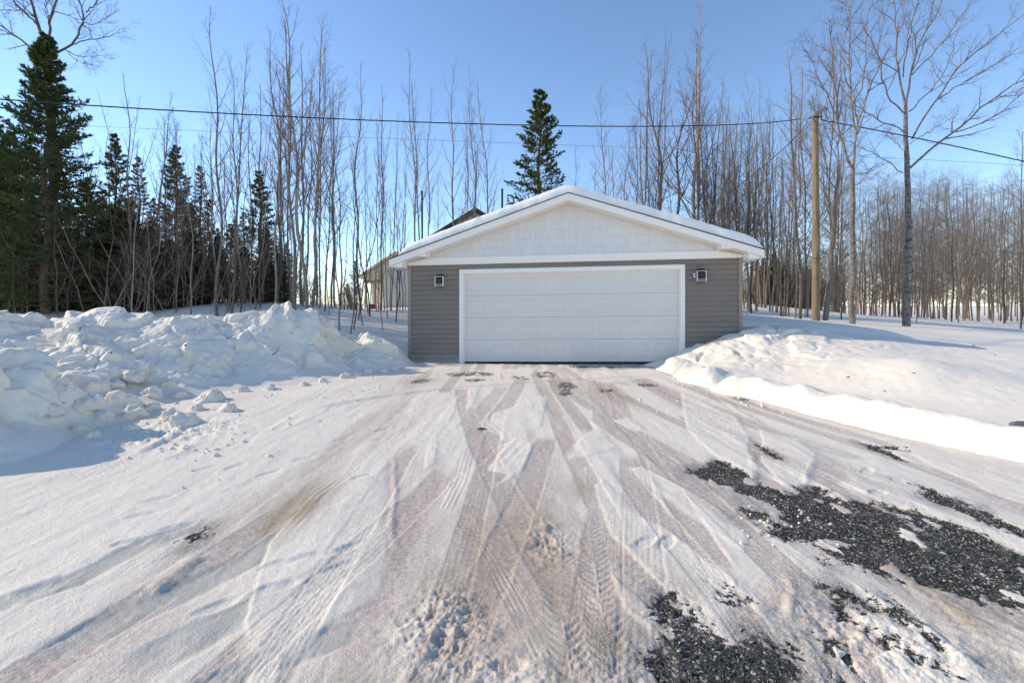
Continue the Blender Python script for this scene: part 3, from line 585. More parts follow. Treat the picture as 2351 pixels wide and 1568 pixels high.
# ------------------------------------------------------------------ garage
SH = .0137
def sh(x, y, z): return (x, y, z + SH * x + .02)
garage = empty('garage', (GX, GY, 0), -GPSI)
tag(garage, 'detached two-car garage with taupe siding, white door and snow-covered gable roof', 'garage')
HW, DEP = 3.82, 7.4
DX0, DX1, DT = -2.47, 2.50, 2.11              # door opening
EAVE, SL, OV, FR = 4.13, .332, .40, 2.50       # eave half width, slope, front overhang
RZ = 3.845                                      # roof edge height at the ridge
def roofz(x): return RZ - SL * abs(x)
p = PB().box(-HW + .03, DX0 - .10, .02, .14, -.05, FR, sh).box(DX1 + .10, HW - .03, .02, .14, -.05, FR, sh).box(DX0 - .10, DX1 + .10, .02, .14, DT + .10, FR, sh)
p.prism([(-HW + .03, FR), (HW - .03, FR), (0, FR + (HW - .03) * SL - .02)], lambda a, b: sh(a, .02, b), lambda a, b: sh(a, .14, b))
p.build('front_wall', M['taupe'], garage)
for s in (-1, 1):
    q = PB()
    for k in range(20):
        z0 = .0 + k * .1165; a, b = s * (HW - .01), s * (HW + .006)
        q.prism([(a, z0), (b, z0), (s * (HW - .004), z0 + .116), (a, z0 + .116)], lambda i, j: sh(i, .1, j), lambda i, j: sh(i, DEP, j))
    tag(q.build('side_wall', M['taupe'], garage), kind='stuff')
PB().box(-HW, HW, DEP, DEP + .1, -.05, FR, sh).build('rear_wall', M['taupe'], garage)
PB().box(-HW + .05, HW - .05, .15, DEP - .02, -.25, .0, sh).build('floor_slab', M['concrete'], garage)
CH = .1165
def course(x0, x1, z0, z1):
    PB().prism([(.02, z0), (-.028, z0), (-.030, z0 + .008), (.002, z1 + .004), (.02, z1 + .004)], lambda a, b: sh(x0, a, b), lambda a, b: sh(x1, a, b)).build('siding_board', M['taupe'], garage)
z0 = 0.0
while z0 < 2.32:
    z1 = min(z0 + CH, 2.33)
    if z0 < DT + .09:
        course(-HW + .07, DX0 - .105, z0, z1); course(DX1 + .105, HW - .07, z0, z1)
    else: course(-HW + .07, HW - .07, z0, z1)
    z0 += CH
course(DX0 - .105, DX1 + .105, 2.212, 2.214 + .005)
for s in (-1, 1):
    PB().box(s * (HW + .008) if s < 0 else HW - .075, -HW + .075 if s < 0 else HW + .008, -.040, .06, -.03, 2.329, sh).build('corner_post', M['taupe2'], garage, bevel=.004)
# frieze, door trim
PB().box(-HW - .01, HW + .01, -.044, .02, 2.33, 2.50, sh).build('frieze_board', M['white'], garage, bevel=.004)
for a, b, c, d in ((DX0 - .10, DX0, -.03, DT), (DX1, DX1 + .10, -.03, DT), (DX0 - .10, DX1 + .10, DT + .001, DT + .10)):
    PB().box(a, b, -.036, .15, c, d, sh).build('door_trim', M['white'], garage, bevel=.004)
# shakes in the gable
def clip(poly, n, c):
    out = []
    for i in range(len(poly)):
        p_, q_ = poly[i], poly[(i + 1) % len(poly)]; dp = n[0] * p_[0] + n[1] * p_[1] - c; dq = n[0] * q_[0] + n[1] * q_[1] - c
        if dp <= 0: out.append(p_)
        if dp * dq < 0: t = dp / (dp - dq); out.append((p_[0] + t * (q_[0] - p_[0]), p_[1] + t * (q_[1] - p_[1])))
    return out
SOF = .145                                       # soffit below the roof edge
zz = 2.503; row = 0
while zz < RZ - SOF:
    xs = -HW + random.uniform(0, .1)
    while xs < HW:
        wd = random.choice((.115, .14, .165, .19, .23)); st = random.choice((0, 0, 0, 0, .006)); zb0 = zz + (st if row else 0)
        poly = [(xs, zb0), (xs + wd - .002, zb0), (xs + wd - .002, zz + .205), (xs, zz + .205)]
        for sgn in (-1, 1): poly = clip(poly, (sgn * SL, 1), RZ - SOF - .006) if poly else poly
        if len(poly) >= 3 and max(q[1] for q in poly) - min(q[1] for q in poly) > .02:
            th = .019 + random.uniform(0, .003)
            PB().prism(poly, lambda a, b: sh(a, .02, b), lambda a, b: sh(a, .004 - th * (1 - (b - zz) / .26), b)).build('shake', M['shake'], garage)
        xs += wd
    zz += .2; row += 1
# roof
rf = PB().prism([(0, RZ - .012), (EAVE, RZ - .012 - SL * EAVE), (EAVE, RZ - .13 - SL * EAVE), (0, RZ - .13), (-EAVE, RZ - .13 - SL * EAVE), (-EAVE, RZ - .012 - SL * EAVE)], lambda a, b: sh(a, -OV, b), lambda a, b: sh(a, DEP + .3, b)).build('roof', M['white'], garage)
for s in (-1, 1):
    PB().prism([(0, RZ), (s * (EAVE + .02), RZ - SL * EAVE - .006), (s * (EAVE + .02), RZ - SL * EAVE - .022), (0, RZ - .016)], lambda a, b: sh(a, -OV - .045, b), lambda a, b: sh(a, DEP + .33, b)).build('roof_edge', M['shingle_edge'], rf)
    PB().prism([(s * .0, RZ - .018), (s * EAVE, RZ - SL * EAVE - .022), (s * EAVE, RZ - SL * EAVE - .17), (s * .0, RZ - .165)], lambda a, b: sh(a, -OV - .026, b), lambda a, b: sh(a, -OV - .003, b)).build('rake_fascia', M['white'], rf)
    PB().prism([(s * .0, RZ - .020), (s * EAVE, RZ - SL * EAVE - .024), (s * EAVE, RZ - SL * EAVE - .075), (s * .0, RZ - .07)], lambda a, b: sh(a, -OV - .036, b), lambda a, b: sh(a, -OV - .027, b)).build('drip_strip', M['white'], rf)
    PB().prism([(s * .0, RZ - SOF), (s * (EAVE - .3), RZ - SL * (EAVE - .3) - SOF), (s * (EAVE - .3), RZ - SL * (EAVE - .3) - SOF - .012), (s * .0, RZ - SOF - .012)], lambda a, b: sh(a, -OV, b), lambda a, b: sh(a, -.0, b)).build('soffit', M['white'], rf)
    PB().prism([(s * .0, RZ - SOF - .012), (s * (HW - .3), RZ - SL * (HW - .3) - SOF - .012), (s * (HW - .3), RZ - SL * (HW - .3) - SOF - .047), (s * .0, RZ - SOF - .047)], lambda a, b: sh(a, -.040, b), lambda a, b: sh(a, -.012, b)).build('vented_edge', M['cream'], rf)
    # boxed cornice at the eave
    zt = RZ - SL * EAVE - .02
    PB().prism([(s * (HW - .55), RZ - SL * (HW - .55) - .15), (s * EAVE, zt - .12), (s * (EAVE + .005), zt - .17), (s * (HW + .012), zt - .19), (s * (HW + .012), 2.502), (s * (HW - .55), 2.502)], lambda a, b: sh(a, -OV + .002, b), lambda a, b: sh(a, -.046, b)).build('eave_return', M['white'], rf)
    PB().box(min(s * (HW + .014), s * EAVE), max(s * (HW + .014), s * EAVE), -.03, DEP + .2, zt - .19, zt - .15, sh).build('eave_soffit', M['white'], rf)
    PB().box(min(s * EAVE, s * (EAVE + .02)), max(s * EAVE, s * (EAVE + .02)), -OV, DEP + .3, zt - .17, zt - .02, sh).build('eave_fascia', M['white'], rf)
# door: four sections, each eight raised panels
door = PB().box(DX0 + .002, DX1 - .002, .095, .12, .0, DT - .001, sh).build('overhead_door', M['white2'], garage)
SECH = (DT - .02) / 4
for i in range(4):
    za, zb_ = .02 + i * SECH, .02 + (i + 1) * SECH - .004
    PB().box(DX0 + .004, DX1 - .004, .060, .094, za, zb_, sh).build('door_section', M['white2'], door, bevel=.004)
    pw = (DX1 - DX0) / 8
    for j in range(8):
        xa, xb = DX0 + j * pw + .075, DX0 + (j + 1) * pw - .075; zc, zd = za + .10, zb_ - .095
        vs = []; 
        for (ins_, yv) in ((0, .0598), (.007, .0548), (.020, .0548), (.030, .0594), (.050, .0555)):
            vs += [sh(xa + ins_, yv, zc + ins_), sh(xb - ins_, yv, zc + ins_), sh(xb - ins_, yv, zd - ins_), sh(xa + ins_, yv, zd - ins_)]
        fs = [(k * 4 + e, k * 4 + (e + 1) % 4, k * 4 + 4 + (e + 1) % 4, k * 4 + 4 + e) for k in range(4) for e in range(4)] + [(16, 17, 18, 19)]
        PB().add(vs, fs).build('panel', M['white2'], door)
PB().box(DX0 + .002, DX1 - .002, .064, .092, -.03, .018, sh).build('bottom_seal', M['rubber'], door)
for a, b, c, d in ((DX0, DX0 + .018, 0, DT - .02), (DX1 - .018, DX1, 0, DT - .02), (DX0, DX1, DT - .018, DT)):
    PB().box(a, b, .030, .058, c, d, sh).build('weather_strip', M['white'], garage)
PB().box(DX0, DX1, -.02, .063, -.12, -.035, sh).build('threshold', M['concrete'], garage)
# snow on the roof
nx, ny = 260, 110
sx = np.linspace(-EAVE + .06, EAVE - .03, nx); sy = np.linspace(-OV - .02, DEP + .28, ny)
sy = sy[0] + (sy[-1] - sy[0]) * np.linspace(0, 1, ny) ** 1.8
A, B = np.meshgrid(sx, sy)
base = RZ - SL * (np.sqrt(A * A + .05) - .0)
lim = -EAVE + .20 + .06 * vn2(B * 1.3, B * 0, 5)
dl = A - lim; dr = (EAVE - .05 + .03 * vn2(B * 1.7, B * 0, 6)) - A; df = B - sy[0]; db = sy[-1] - B
T = .20 + .035 * fbm2(A * .9, B * .9, 3, 8) + .012 * fbm2(A * 4, B * 4, 3, 9)
def rnd(d, w_): return np.sqrt(np.clip(1 - (1 - np.clip(d / w_, 0, 1)) ** 2, 0, 1))
Tk = T * rnd(dl, .45) * rnd(dr, .28) * rnd(df, .10) * rnd(db, .12) + .006 * vn2(A * 9, B * 9, 3) * rnd(df, .1)
top = np.stack([A, B, RZ - SL * np.sqrt(A * A + .03) + .03 + Tk + SH * A + .005], -1); top[..., 2] = np.where(Tk < .012, RZ - SL * np.abs(A) + SH * A + .01, top[..., 2])
top[..., 1] += np.exp(-df / .12) * (.035 * fbm2(A * 1.7, A * 0 + 2, 4, 12))
link('roof_snow', grid_mesh('roof_snow', top), M['roof_snow'], rf)

# wall lanterns
def gpt(lx_, ly_, lz): c, s = math.cos(GPSI), math.sin(GPSI); return (GX + lx_ * c + ly_ * s, GY - lx_ * s + ly_ * c, lz + SH * lx_ + .02)
def lantern(lx_, lz, label):
    o = empty('wall_lantern', gpt(lx_, -.02, lz), -GPSI); tag(o, label, 'lamp', 'lanterns beside the garage door')
    PB().box(-.06, .06, -.02, .0, .02, .29).build('back_plate', M['black'], o, bevel=.003)
    PB().box(-.066, .066, -.125, -.02, .285, .305).build('top_cap', M['black'], o, bevel=.003)
    PB().box(-.066, .066, -.125, -.02, .253, .268).build('upper_band', M['black'], o, bevel=.002)
    PB().box(-.060, .060, -.118, -.02, .035, .052).build('lower_band', M['black'], o, bevel=.002)
    PB().box(-.066, .066, -.125, -.02, .0, .018).build('bottom_cap', M['black'], o, bevel=.003)
    PB().box(-.066, .066, -.122, -.035, .078, .236).build('lamp_core', M['black'], o, bevel=.02)
    for sx_ in (-1, 1):
        PB().box(sx_ * .094 - .006, sx_ * .094 + .006, -.145, -.133, .018, .252).build('frame_post', M['chrome'], o)
        PB().box(min(sx_ * .086, sx_ * .094), max(sx_ * .086, sx_ * .094), -.132, -.015, .024, .246).build('side_panel', M['frost'], o)
    for zz_ in (.018, .060, .242):
        PB().box(-.087, .087, -.145, -.134, zz_, zz_ + .010).build('frame_rail', M['chrome'], o)
    return o
lantern(-3.03, 1.80, 'black and silver box lantern on the siding left of the garage door')
lantern(2.93, 1.80, 'black and silver box lantern on the siding right of the garage door')
sc_ = empty('security_camera', gpt(2.80, -.02, 1.98), -GPSI); tag(sc_, 'small white security camera beside the right garage lantern', 'camera')
PB().tube([(0, 0, .02), (0, -.03, .02), (-.01, -.06, .0)], .014, 8).build('mount', M['white'], sc_)
PB().tube([(-.01, -.045, .0), (-.01, -.085, -.012), (-.012, -.115, -.02)], [.030, .032, .028], 12).build('body', M['white'], sc_, True)
PB().tube([(-.012, -.114, -.02), (-.012, -.122, -.022)], .019, 12).build('lens', M['black'], sc_)
PB().tube([(-.01, -.07, -.07), (-.01, -.075, -.02)], [.018, .026], 10).build('sensor_dome', M['white'], sc_, True)

# ------------------------------------------------------------------ utility pole and cables
PY = 16.0; PX, _, PTOP = at(1873, 262, PY); PB0 = surf_z(PX, 14.2); pz = float(H(PX, PY))
pole = empty('utility_pole', (PX, PY, pz)); tag(pole, 'tall weathered brown wooden utility pole right of the garage', 'pole')
hh = PTOP - pz; ks = np.linspace(0, 1, 16)
PB().tube([(.02 * math.sin(5 * k), 0.015 * math.sin(3 * k + 1), -.4 + (hh + .4) * k) for k in ks], [.128 - .036 * k + .003 * math.sin(37 * k) for k in ks], 18).build('shaft', M['pole'], pole, True)
PB().box(-.13, .12, -.125, -.10, hh - .17, hh - .11).build('bracket_plate', M['black'], pole, bevel=.004)
PB().tube([(-.13, -.02, hh - .10), (.05, -.06, hh + .03), (.30, -.08, hh + .20)], .013, 6).build('bracket_arm', M['black'], pole)
PB().tube([(.10, -.03, hh - .02), (.22, -.05, hh + .08), (.36, -.06, hh + .19)], .013, 6).build('bracket_arm', M['black'], pole)
PB().tube([(.36, -.06, hh + .20), (.33, -.05, hh + .10), (.30, -.05, hh + .03), (.32, -.05, hh - .10), (.40, -.04, hh - .20)], .012, 6).build('cable_tail', M['cable'], pole, True)
PB().tube([(-.14, -.03, hh - .12), (-.26, -.04, hh - .16), (-.36, -.04, hh - .20)], [.02, .026, .012], 8).build('dead_end_clamp', M['cable_grey'], pole)
PB().tube([(.14, -.03, hh - .18), (.26, -.03, hh - .24)], [.022, .022], 8).build('dead_end_clamp', M['cable_grey'], pole)
for k in (.30, .52, .74): PB().tube([(0, 0, hh * k), (0, 0, hh * k + .02)], [.1195 - .034 * k] * 2, 18).build('pole_band', M['bark_dark'], pole)
def cable(name, pts, r, mat, label, twist=0, sag=0, n=90):
    pts = np.array(pts, float); t = np.linspace(0, 1, n)
    if len(pts) == 2: P_ = pts[0] + (pts[1] - pts[0]) * t[:, None]
    else:
        a = np.linspace(0, 1, len(pts)); co = [np.polyfit(a, pts[:, i], min(len(pts) - 1, 3)) for i in range(3)]; P_ = np.stack([np.polyval(c, t) for c in co], 1)
    P_[:, 2] -= sag * 4 * t * (1 - t)
    if twist:
        b = PB(); L = np.linalg.norm(pts[-1] - pts[0]); ph = t * L / twist * 2 * np.pi
        for k in range(3):
            o = np.stack([0 * t, np.cos(ph + k * 2.094), np.sin(ph + k * 2.094)], 1) * r * 1.05; b.tube(P_ + o, r, 5)
        ob = b.build(name, mat, None, True)
    else: ob = PB().tube(P_, r, 6).build(name, mat, None, True)
    tag(ob, label, 'cable'); return ob
hk = (PX - .36, PY - .04, PTOP - .20)
cable('overhead_cable', [at(-500, 185, 8.0), at(0, 226, 10.2), at(500, 262, 11.5), at(1175, 290, 13.1), at(1500, 286, 14.2), hk], .0082, M['cable'], 'thick twisted black cable sagging from the pole across the left woods', 1.0, n=260)
cable('overhead_cable', [(PX + .26, PY - .03, PTOP - .24), at(2100, 317, 15.0), at(2351, 371, 14.2), at(2700, 450, 13)], .0095, M['cable'], 'thick twisted black cable running from the pole to the right edge', .9, n=140)
cable('service_drop', [(PX - .30, PY + .02, PTOP - .20), at(1822, 318, 16.8), at(1750, 385, 18.6), at(1640, 468, 21), at(1560, 520, 23)], .0125, M['cable'], 'thin black service wire dropping from the pole behind the garage roof', n=60)
cable('distant_wire', [at(-200, 270, 46), at(560, 303, 44), at(1276, 338, 42), at(2123, 360, 42), at(2351, 388, 42), at(2600, 420, 42)], .014, M['cable_grey'], 'faint thin wire far behind the bare trees', n=80)

# ------------------------------------------------------------------ house under construction behind the garage
HY = 27.0
def hb(u0, v0, u1, v1, Y0, Y1): a = at(u0, v0, Y0); b = at(u1, v1, Y0); return (a[0], b[0], Y0, Y1, b[2], a[2])
bz = float(H(-6, HY))
house = empty('house_under_construction', (at(960, 700, HY)[0], HY, bz)); tag(house, 'pale sided house under construction with bare wood sheathing, left behind the garage', 'house')
hx = house.location
def hp(x, y, z): return (x - hx[0], y - hx[1], z - hx[2])
wx0 = at(880, 700, HY)[0]; wx1 = at(1000, 700, HY)[0]; ztop = at(0, 598, HY)[2]
PB().box(wx0, wx1 + 6, HY, HY + 7, bz - .5, ztop, hp).build('gable_wall', M['wrap'], house)
zc = bz - .3
while zc < ztop - .1:
    PB().prism([(0, zc), (-.02, zc), (-.003, zc + .19), (0, zc + .19)], lambda a, b: hp(wx0 + .02, HY + a, b), lambda a, b: hp(wx1 + 5.9, HY + a, b)).build('siding_board', M['beige'], house); zc += .19
# lean-to part with sheathed roof, still open
lx0 = at(838, 700, HY)[0]; zl1 = at(0, 634, HY)[2]; zl0 = at(0, 648, HY)[2]
PB().box(lx0, wx0 - .01, HY + 1.2, HY + 7, bz - .5, at(0, 640, HY)[2], hp).build('side_wall', M['wrap'], house)
PB().box(lx0 - .1, wx0 + .25, HY + .1, HY + .22, at(0, 650, HY)[2], at(0, 642, HY)[2], hp).build('beam', M['lumber'], house)
PB().prism([(lx0 - .1, at(0, 641, HY)[2]), (wx0 + .3, at(0, 641, HY)[2]), (wx0 + .3, at(0, 600, HY)[2]), (lx0 - .1, at(0, 638, HY)[2])], lambda a, b: hp(a, HY - .18, b), lambda a, b: hp(a, HY - .02, b)).build('sheathing_panel', M['osb'], house)
PB().prism([(lx0 - .3, at(0, 640, HY)[2]), (wx0 + .75, at(0, 583, HY)[2]), (wx0 + .75, at(0, 578, HY)[2]), (lx0 - .3, at(0, 634, HY)[2])], lambda a, b: hp(a, HY - .3, b), lambda a, b: hp(a, HY + 6, b)).build('roof_deck', M['osb'], house)
for k in range(5):
    xa = lx0 + k * (wx0 - lx0) / 4; PB().box(xa - .03, xa + .03, HY + .06, HY + .095, at(0, 640, HY)[2] - .05, at(0, 640 - 12 * k, HY)[2], hp).build('rafter', M['lumber'], house)
for xa in (lx0, (lx0 + wx0) / 2): PB().box(xa - .06, xa + .06, HY + .1, HY + .22, bz - .3, at(0, 651, HY)[2], hp).build('post', M['lumber'], house)
PB().box(lx0 + .55, lx0 + 1.0, HY + 1.15, HY + 1.19, at(0, 672, HY)[2], at(0, 655, HY)[2], hp).build('window', M['glass'], house)
# main gable with dark rake, seen over the garage roof
GYH = 33.0; ap = at(1092, 478, GYH); le = at(985, 545, GYH); re = at(1170, 535, GYH); zb3 = float(H(0, 33)) - .5
gab = empty('tan_house', (ap[0], GYH, zb3)); tag(gab, 'tan gable end with dark roof edge peeking over the garage roof', 'house'); gx0 = gab.location
def gp(x, y, z): return (x - gx0[0], y - gx0[1], z - gx0[2])
slp = (ap[2] - le[2]) / (ap[0] - le[0]); gl, gr_ = ap[0] - 4.2, ap[0] + 4.2; zl_ = ap[2] - .35 - 4.2 * slp
PB().prism([(gl, zb3), (gr_, zb3), (gr_, zl_), (ap[0], ap[2] - .3), (gl, zl_)], lambda a, b: gp(a, GYH, b), lambda a, b: gp(a, GYH + 8, b)).build('wall', M['tan_wall'], gab)
for s in (-1, 1):
    PB().prism([(ap[0], ap[2]), (ap[0] + s * 4.6, ap[2] - 4.6 * slp), (ap[0] + s * 4.6, ap[2] - 4.6 * slp - .27), (ap[0], ap[2] - .29)], lambda a, b: gp(a, GYH - .35, b), lambda a, b: gp(a, GYH + 8.3, b)).build('roof', M['dark_trim'], gab)
for (u, vt, vb, Y, lab) in ((969, 440, 640, 22, 'thin black pipe standing upright left above the garage roof'), (1153, 435, 600, 22, 'short black pipe standing upright near the roof spruce')):
    X, _, zt_ = at(u, vt, Y); g = float(H(X, Y)); o = empty('standing_pipe', (X, Y, g)); tag(o, lab, 'pipe')
    PB().tube([(0, 0, -.2), (0, 0, zt_ - g)], .045, 10).build('shaft', M['black'], o, True); PB().tube([(0, 0, zt_ - g - .03), (0, 0, zt_ - g + .02)], .055, 10).build('cap', M['black'], o)
rx_, ry_, _ = at(855, 690, 25.5); rz_ = float(H(rx_, ry_))
PB().box(rx_ - .12, rx_ + .12, ry_, ry_ + .2, rz_ - .05, rz_ + .20).box(rx_ - .14, rx_ + .14, ry_ - .02, ry_ + .22, rz_ + .201, rz_ + .23).build('red_bin', M['red'], None, bevel=.02)
tag(bpy.data.objects['red_bin'], 'small red bin in front of the unfinished house', 'bin')
for (u0, v0, u1, v1, lab) in ((797, 652, 812, 700, 'raw lumber plank leaning behind the thin trees'), (793, 660, 808, 698, 'second raw plank leaning beside the lumber plank')):
    a = Vector(at(u0, v0, 21)); b = Vector(at(u1, v1, 20.6)); b.z = float(H(b.x, b.y)) - .02
    dz = (a - b); o = PB().box(-.06, .06, -.02, .02, 0, dz.length).build('leaning_plank', M['lumber'], None, bevel=.003); o.location = b; o.rotation_euler = dz.to_track_quat('Z', 'Y').to_euler(); tag(o, lab, 'plank', 'leaning planks')

# ------------------------------------------------------------------ trees
def unit(v): return v / (np.linalg.norm(v, axis=-1, keepdims=True) + 1e-9)
def grow(P, R, m, t0, t1, lenf, ang, n, trop, rs, wob=.12, ang_sd=.16, rmin=.0018, taper=.25, flat=0.0, r=rng):
    """m children on each polyline of P"""
    B, k, _ = P.shape; plen = np.linalg.norm(np.diff(P, axis=1), axis=2).sum(1)
    t = t0 + (t1 - t0) * (np.arange(m)[None] + r.random((B, m))) / m
    f = t * (k - 1); i0 = np.clip(f.astype(int), 0, k - 2); fr = (f - i0)[..., None]; bi = np.arange(B)[:, None]
    pos = P[bi, i0] * (1 - fr) + P[bi, i0 + 1] * fr; T = unit(P[bi, i0 + 1] - P[bi, i0]); rad = R[bi, i0] * (1 - fr[..., 0]) + R[bi, i0 + 1] * fr[..., 0]
    az = np.arange(m)[None] * 2.4 + r.random((B, 1)) * 6.28 + r.normal(0, .5, (B, m))
    ref = np.where(np.abs(T[..., 2:3]) < .9, np.array([0, 0, 1.]), np.array([1., 0, 0])); U = unit(np.cross(T, ref)); W = np.cross(T, U)
    perp = np.cos(az)[..., None] * U + np.sin(az)[..., None] * W
    if flat: perp = unit(perp * np.array([1, 1, 1 - flat]))
    a = (ang + r.normal(0, ang_sd, (B, m)))[..., None]; d = unit(np.cos(a) * T + np.sin(a) * perp)
    L = lenf(t, plen[:, None]) * r.uniform(.65, 1.25, (B, m)); step = (L / (n - 1))[..., None]
    pts = [pos]; up = np.array([0, 0, 1.])
    for j in range(n - 1):
        d = unit(d + trop * up + r.normal(0, wob, d.shape)); pts.append(pts[-1] + d * step)
    C = np.stack(pts, 2).reshape(B * m, n, 3); r0 = np.maximum(np.minimum(rad * rs, L * .02 + .002), rmin).reshape(-1, 1)
    tp = np.linspace(1, taper, n)[None]; return C, np.maximum(r0 * tp, rmin * .8)
def stem(h, r0, r1, n, lean=0, wob=.05, base=(0, 0, 0), r=rng):
    t = np.linspace(0, 1, n); ph = r.random(4) * 6.28; la = r.random() * 6.28
    X = h * (lean * math.cos(la) * t ** 1.3 + wob * .3 * np.sin(t * 5 + ph[0]) * t + .006 * np.sin(t * 17 + ph[1])) + base[0]
    Y = h * (lean * math.sin(la) * t ** 1.3 + wob * .3 * np.sin(t * 4 + ph[2]) * t + .006 * np.sin(t * 15 + ph[3])) + base[1]
    Z = -.25 + (h + .25) * t + base[2]
    R = r1 + (r0 - r1) * (1 - t) ** .85; return np.stack([X, Y, Z], 1)[None], R[None]
def bare_tree(name, trunkP, trunkR, lv, bark, twig, ktr=8, cat='tree'):
    """lv: list of grow() kwargs, each level grown on the one before (or on the trunk)"""
    root = empty(name); tb = MB()
    for P_, R_ in zip(trunkP, trunkR): tb.tubes(P_, R_, ktr)
    link('trunk', tb.mesh('trunk'), bark, root)
    cb = MB(); prev = [(P_, R_) for P_, R_ in zip(trunkP, trunkR)]
    for li_, kw in enumerate(lv):
        nxt = []
        for P_, R_ in prev:
            C_, r_ = grow(P_, R_, **kw); cb.tubes(C_, r_, 5 if li_ == 0 else 3); nxt.append((C_, r_))
        prev = nxt
    link('crown', cb.mesh('crown'), twig, root); root['category'] = cat; return root
protos = {}
def park(o): return o
# slender aspens
for i in range(6):
    h = 12.0; P_, R_ = stem(h, .066, .007, 18, .02 + .03 * (i % 3), .05 + .02 * (i % 2))
    sc0 = .30 + .05 * (i % 3)
    lv = [dict(m=20 + 3 * (i % 3), t0=sc0, t1=.985, lenf=lambda t, p: p * (.030 + .22 * (1 - t) ** .8), ang=.62, n=8, trop=.10, rs=.45, wob=.07),
          dict(m=6, t0=.18, t1=.95, lenf=lambda t, p: p * (.18 + .28 * (1 - t)), ang=.58, n=5, trop=.07, rs=.55, wob=.13),
          dict(m=4, t0=.2, t1=1.0, lenf=lambda t, p: p * (.25 + .3 * (1 - t)), ang=.6, n=3, trop=.05, rs=.6, wob=.12)]
    protos['aspen%d' % i] = bare_tree('bare_aspen', [P_], [R_], lv, M['bark'], M['twig'])
# forked aspens: trunk with two or three tall leaders
for i in range(3):
    h = 12.0; P_, R_ = stem(h, .08, .016, 18, .02, .05); L_ = grow(P_, R_, 3, .32, .6, lambda t, p: p * (.95 - t), .42, 12, .07, .6, .03, .08)
    lv = [dict(m=11, t0=.3, t1=.985, lenf=lambda t, p: p * (.03 + .20 * (1 - t) ** .8), ang=.66, n=7, trop=.08, rs=.45, wob=.08),
          dict(m=6, t0=.18, t1=.95, lenf=lambda t, p: p * (.2 + .28 * (1 - t)), ang=.6, n=5, trop=.06, rs=.55, wob=.10),
          dict(m=4, t0=.2, t1=1.0, lenf=lambda t, p: p * (.25 + .3 * (1 - t)), ang=.6, n=3, trop=.05, rs=.6, wob=.12)]
    protos['fork%d' % i] = bare_tree('bare_poplar', [P_, L_[0]], [R_, L_[1]], lv, M['bark'], M['twig'])
# twiggy maples
for i in range(5):
    h = 12.0; P_, R_ = stem(h, .072, .014, 16, .03, .07)
    lv = [dict(m=26, t0=.22, t1=.98, lenf=lambda t, p: p * (.06 + .30 * (1 - t) ** .8), ang=.78, n=8, trop=.06, rs=.5, wob=.11),
          dict(m=8, t0=.15, t1=.97, lenf=lambda t, p: p * (.2 + .3 * (1 - t)), ang=.72, n=5, trop=.04, rs=.55, wob=.16),
          dict(m=8, t0=.15, t1=1.0, lenf=lambda t, p: p * (.25 + .35 * (1 - t)), ang=.7, n=4, trop=.03, rs=.6, wob=.16)]
    protos['maple%d' % i] = bare_tree('bare_maple', [P_], [R_], lv, M['bark_tan'], M['twig_tan'])
# tall straight-branched forest trees with bare lower trunk and low dead side branches (right woods)
for i in range(4):
    h = 13.0; P_, R_ = stem(h, .062, .009, 16, .02, .04)
    lv = [dict(m=44, t0=.12, t1=.98, lenf=lambda t, p: p * (.05 + .16 * (1 - np.abs(t - .5))), ang=1.05, n=6, trop=.03, rs=.4, wob=.12),
          dict(m=9, t0=.15, t1=.97, lenf=lambda t, p: p * (.2 + .32 * (1 - t)), ang=.75, n=4, trop=.02, rs=.55, wob=.16),
          dict(m=9, t0=.15, t1=1.0, lenf=lambda t, p: p * (.3 + .35 * (1 - t)), ang=.7, n=3, trop=.02, rs=.6, wob=.16)]
    protos['forest%d' % i] = bare_tree('forest_tree', [P_], [R_], lv, M['bark_dark'] if i % 2 else M['bark_tan'], M['twig_tan'])
# multi-stem clumps
for i in range(3):
    Ps, Rs = [], []
    for k in range(6):
        a = k * 1.05 + i; P_, R_ = stem(random.uniform(8.5, 12), random.uniform(.045, .075), .008, 16, random.uniform(.05, .16), .06, (.35 * math.cos(a), .35 * math.sin(a), 0)); Ps.append(P_); Rs.append(R_)
    lv = [dict(m=18, t0=.25, t1=.985, lenf=lambda t, p: p * (.04 + .20 * (1 - t) ** .8), ang=.6, n=7, trop=.08, rs=.45, wob=.09),
          dict(m=6, t0=.15, t1=.95, lenf=lambda t, p: p * (.2 + .3 * (1 - t)), ang=.6, n=5, trop=.05, rs=.55, wob=.12),
          dict(m=5, t0=.2, t1=1.0, lenf=lambda t, p: p * (.25 + .3 * (1 - t)), ang=.6, n=3, trop=.04, rs=.6, wob=.14)]
    protos['clump%d' % i] = bare_tree('multi_stem_tree', Ps, Rs, lv, M['bark_tan'], M['twig_tan'])
# saplings
for i in range(4):
    h = 5.0; P_, R_ = stem(h, .028, .004, 12, .05, .10)
    lv = [dict(m=12, t0=.2, t1=.97, lenf=lambda t, p: p * (.05 + .2 * (1 - t)), ang=.7, n=5, trop=.08, rs=.5, wob=.12),
          dict(m=5, t0=.2, t1=1, lenf=lambda t, p: p * .4, ang=.6, n=3, trop=.05, rs=.6, wob=.15)]
    protos['sap%d' % i] = bare_tree('bare_sapling', [P_], [R_], lv, M['bark'] if i % 2 else M['bark_dark'], M['twig'], 5, 'sapling')
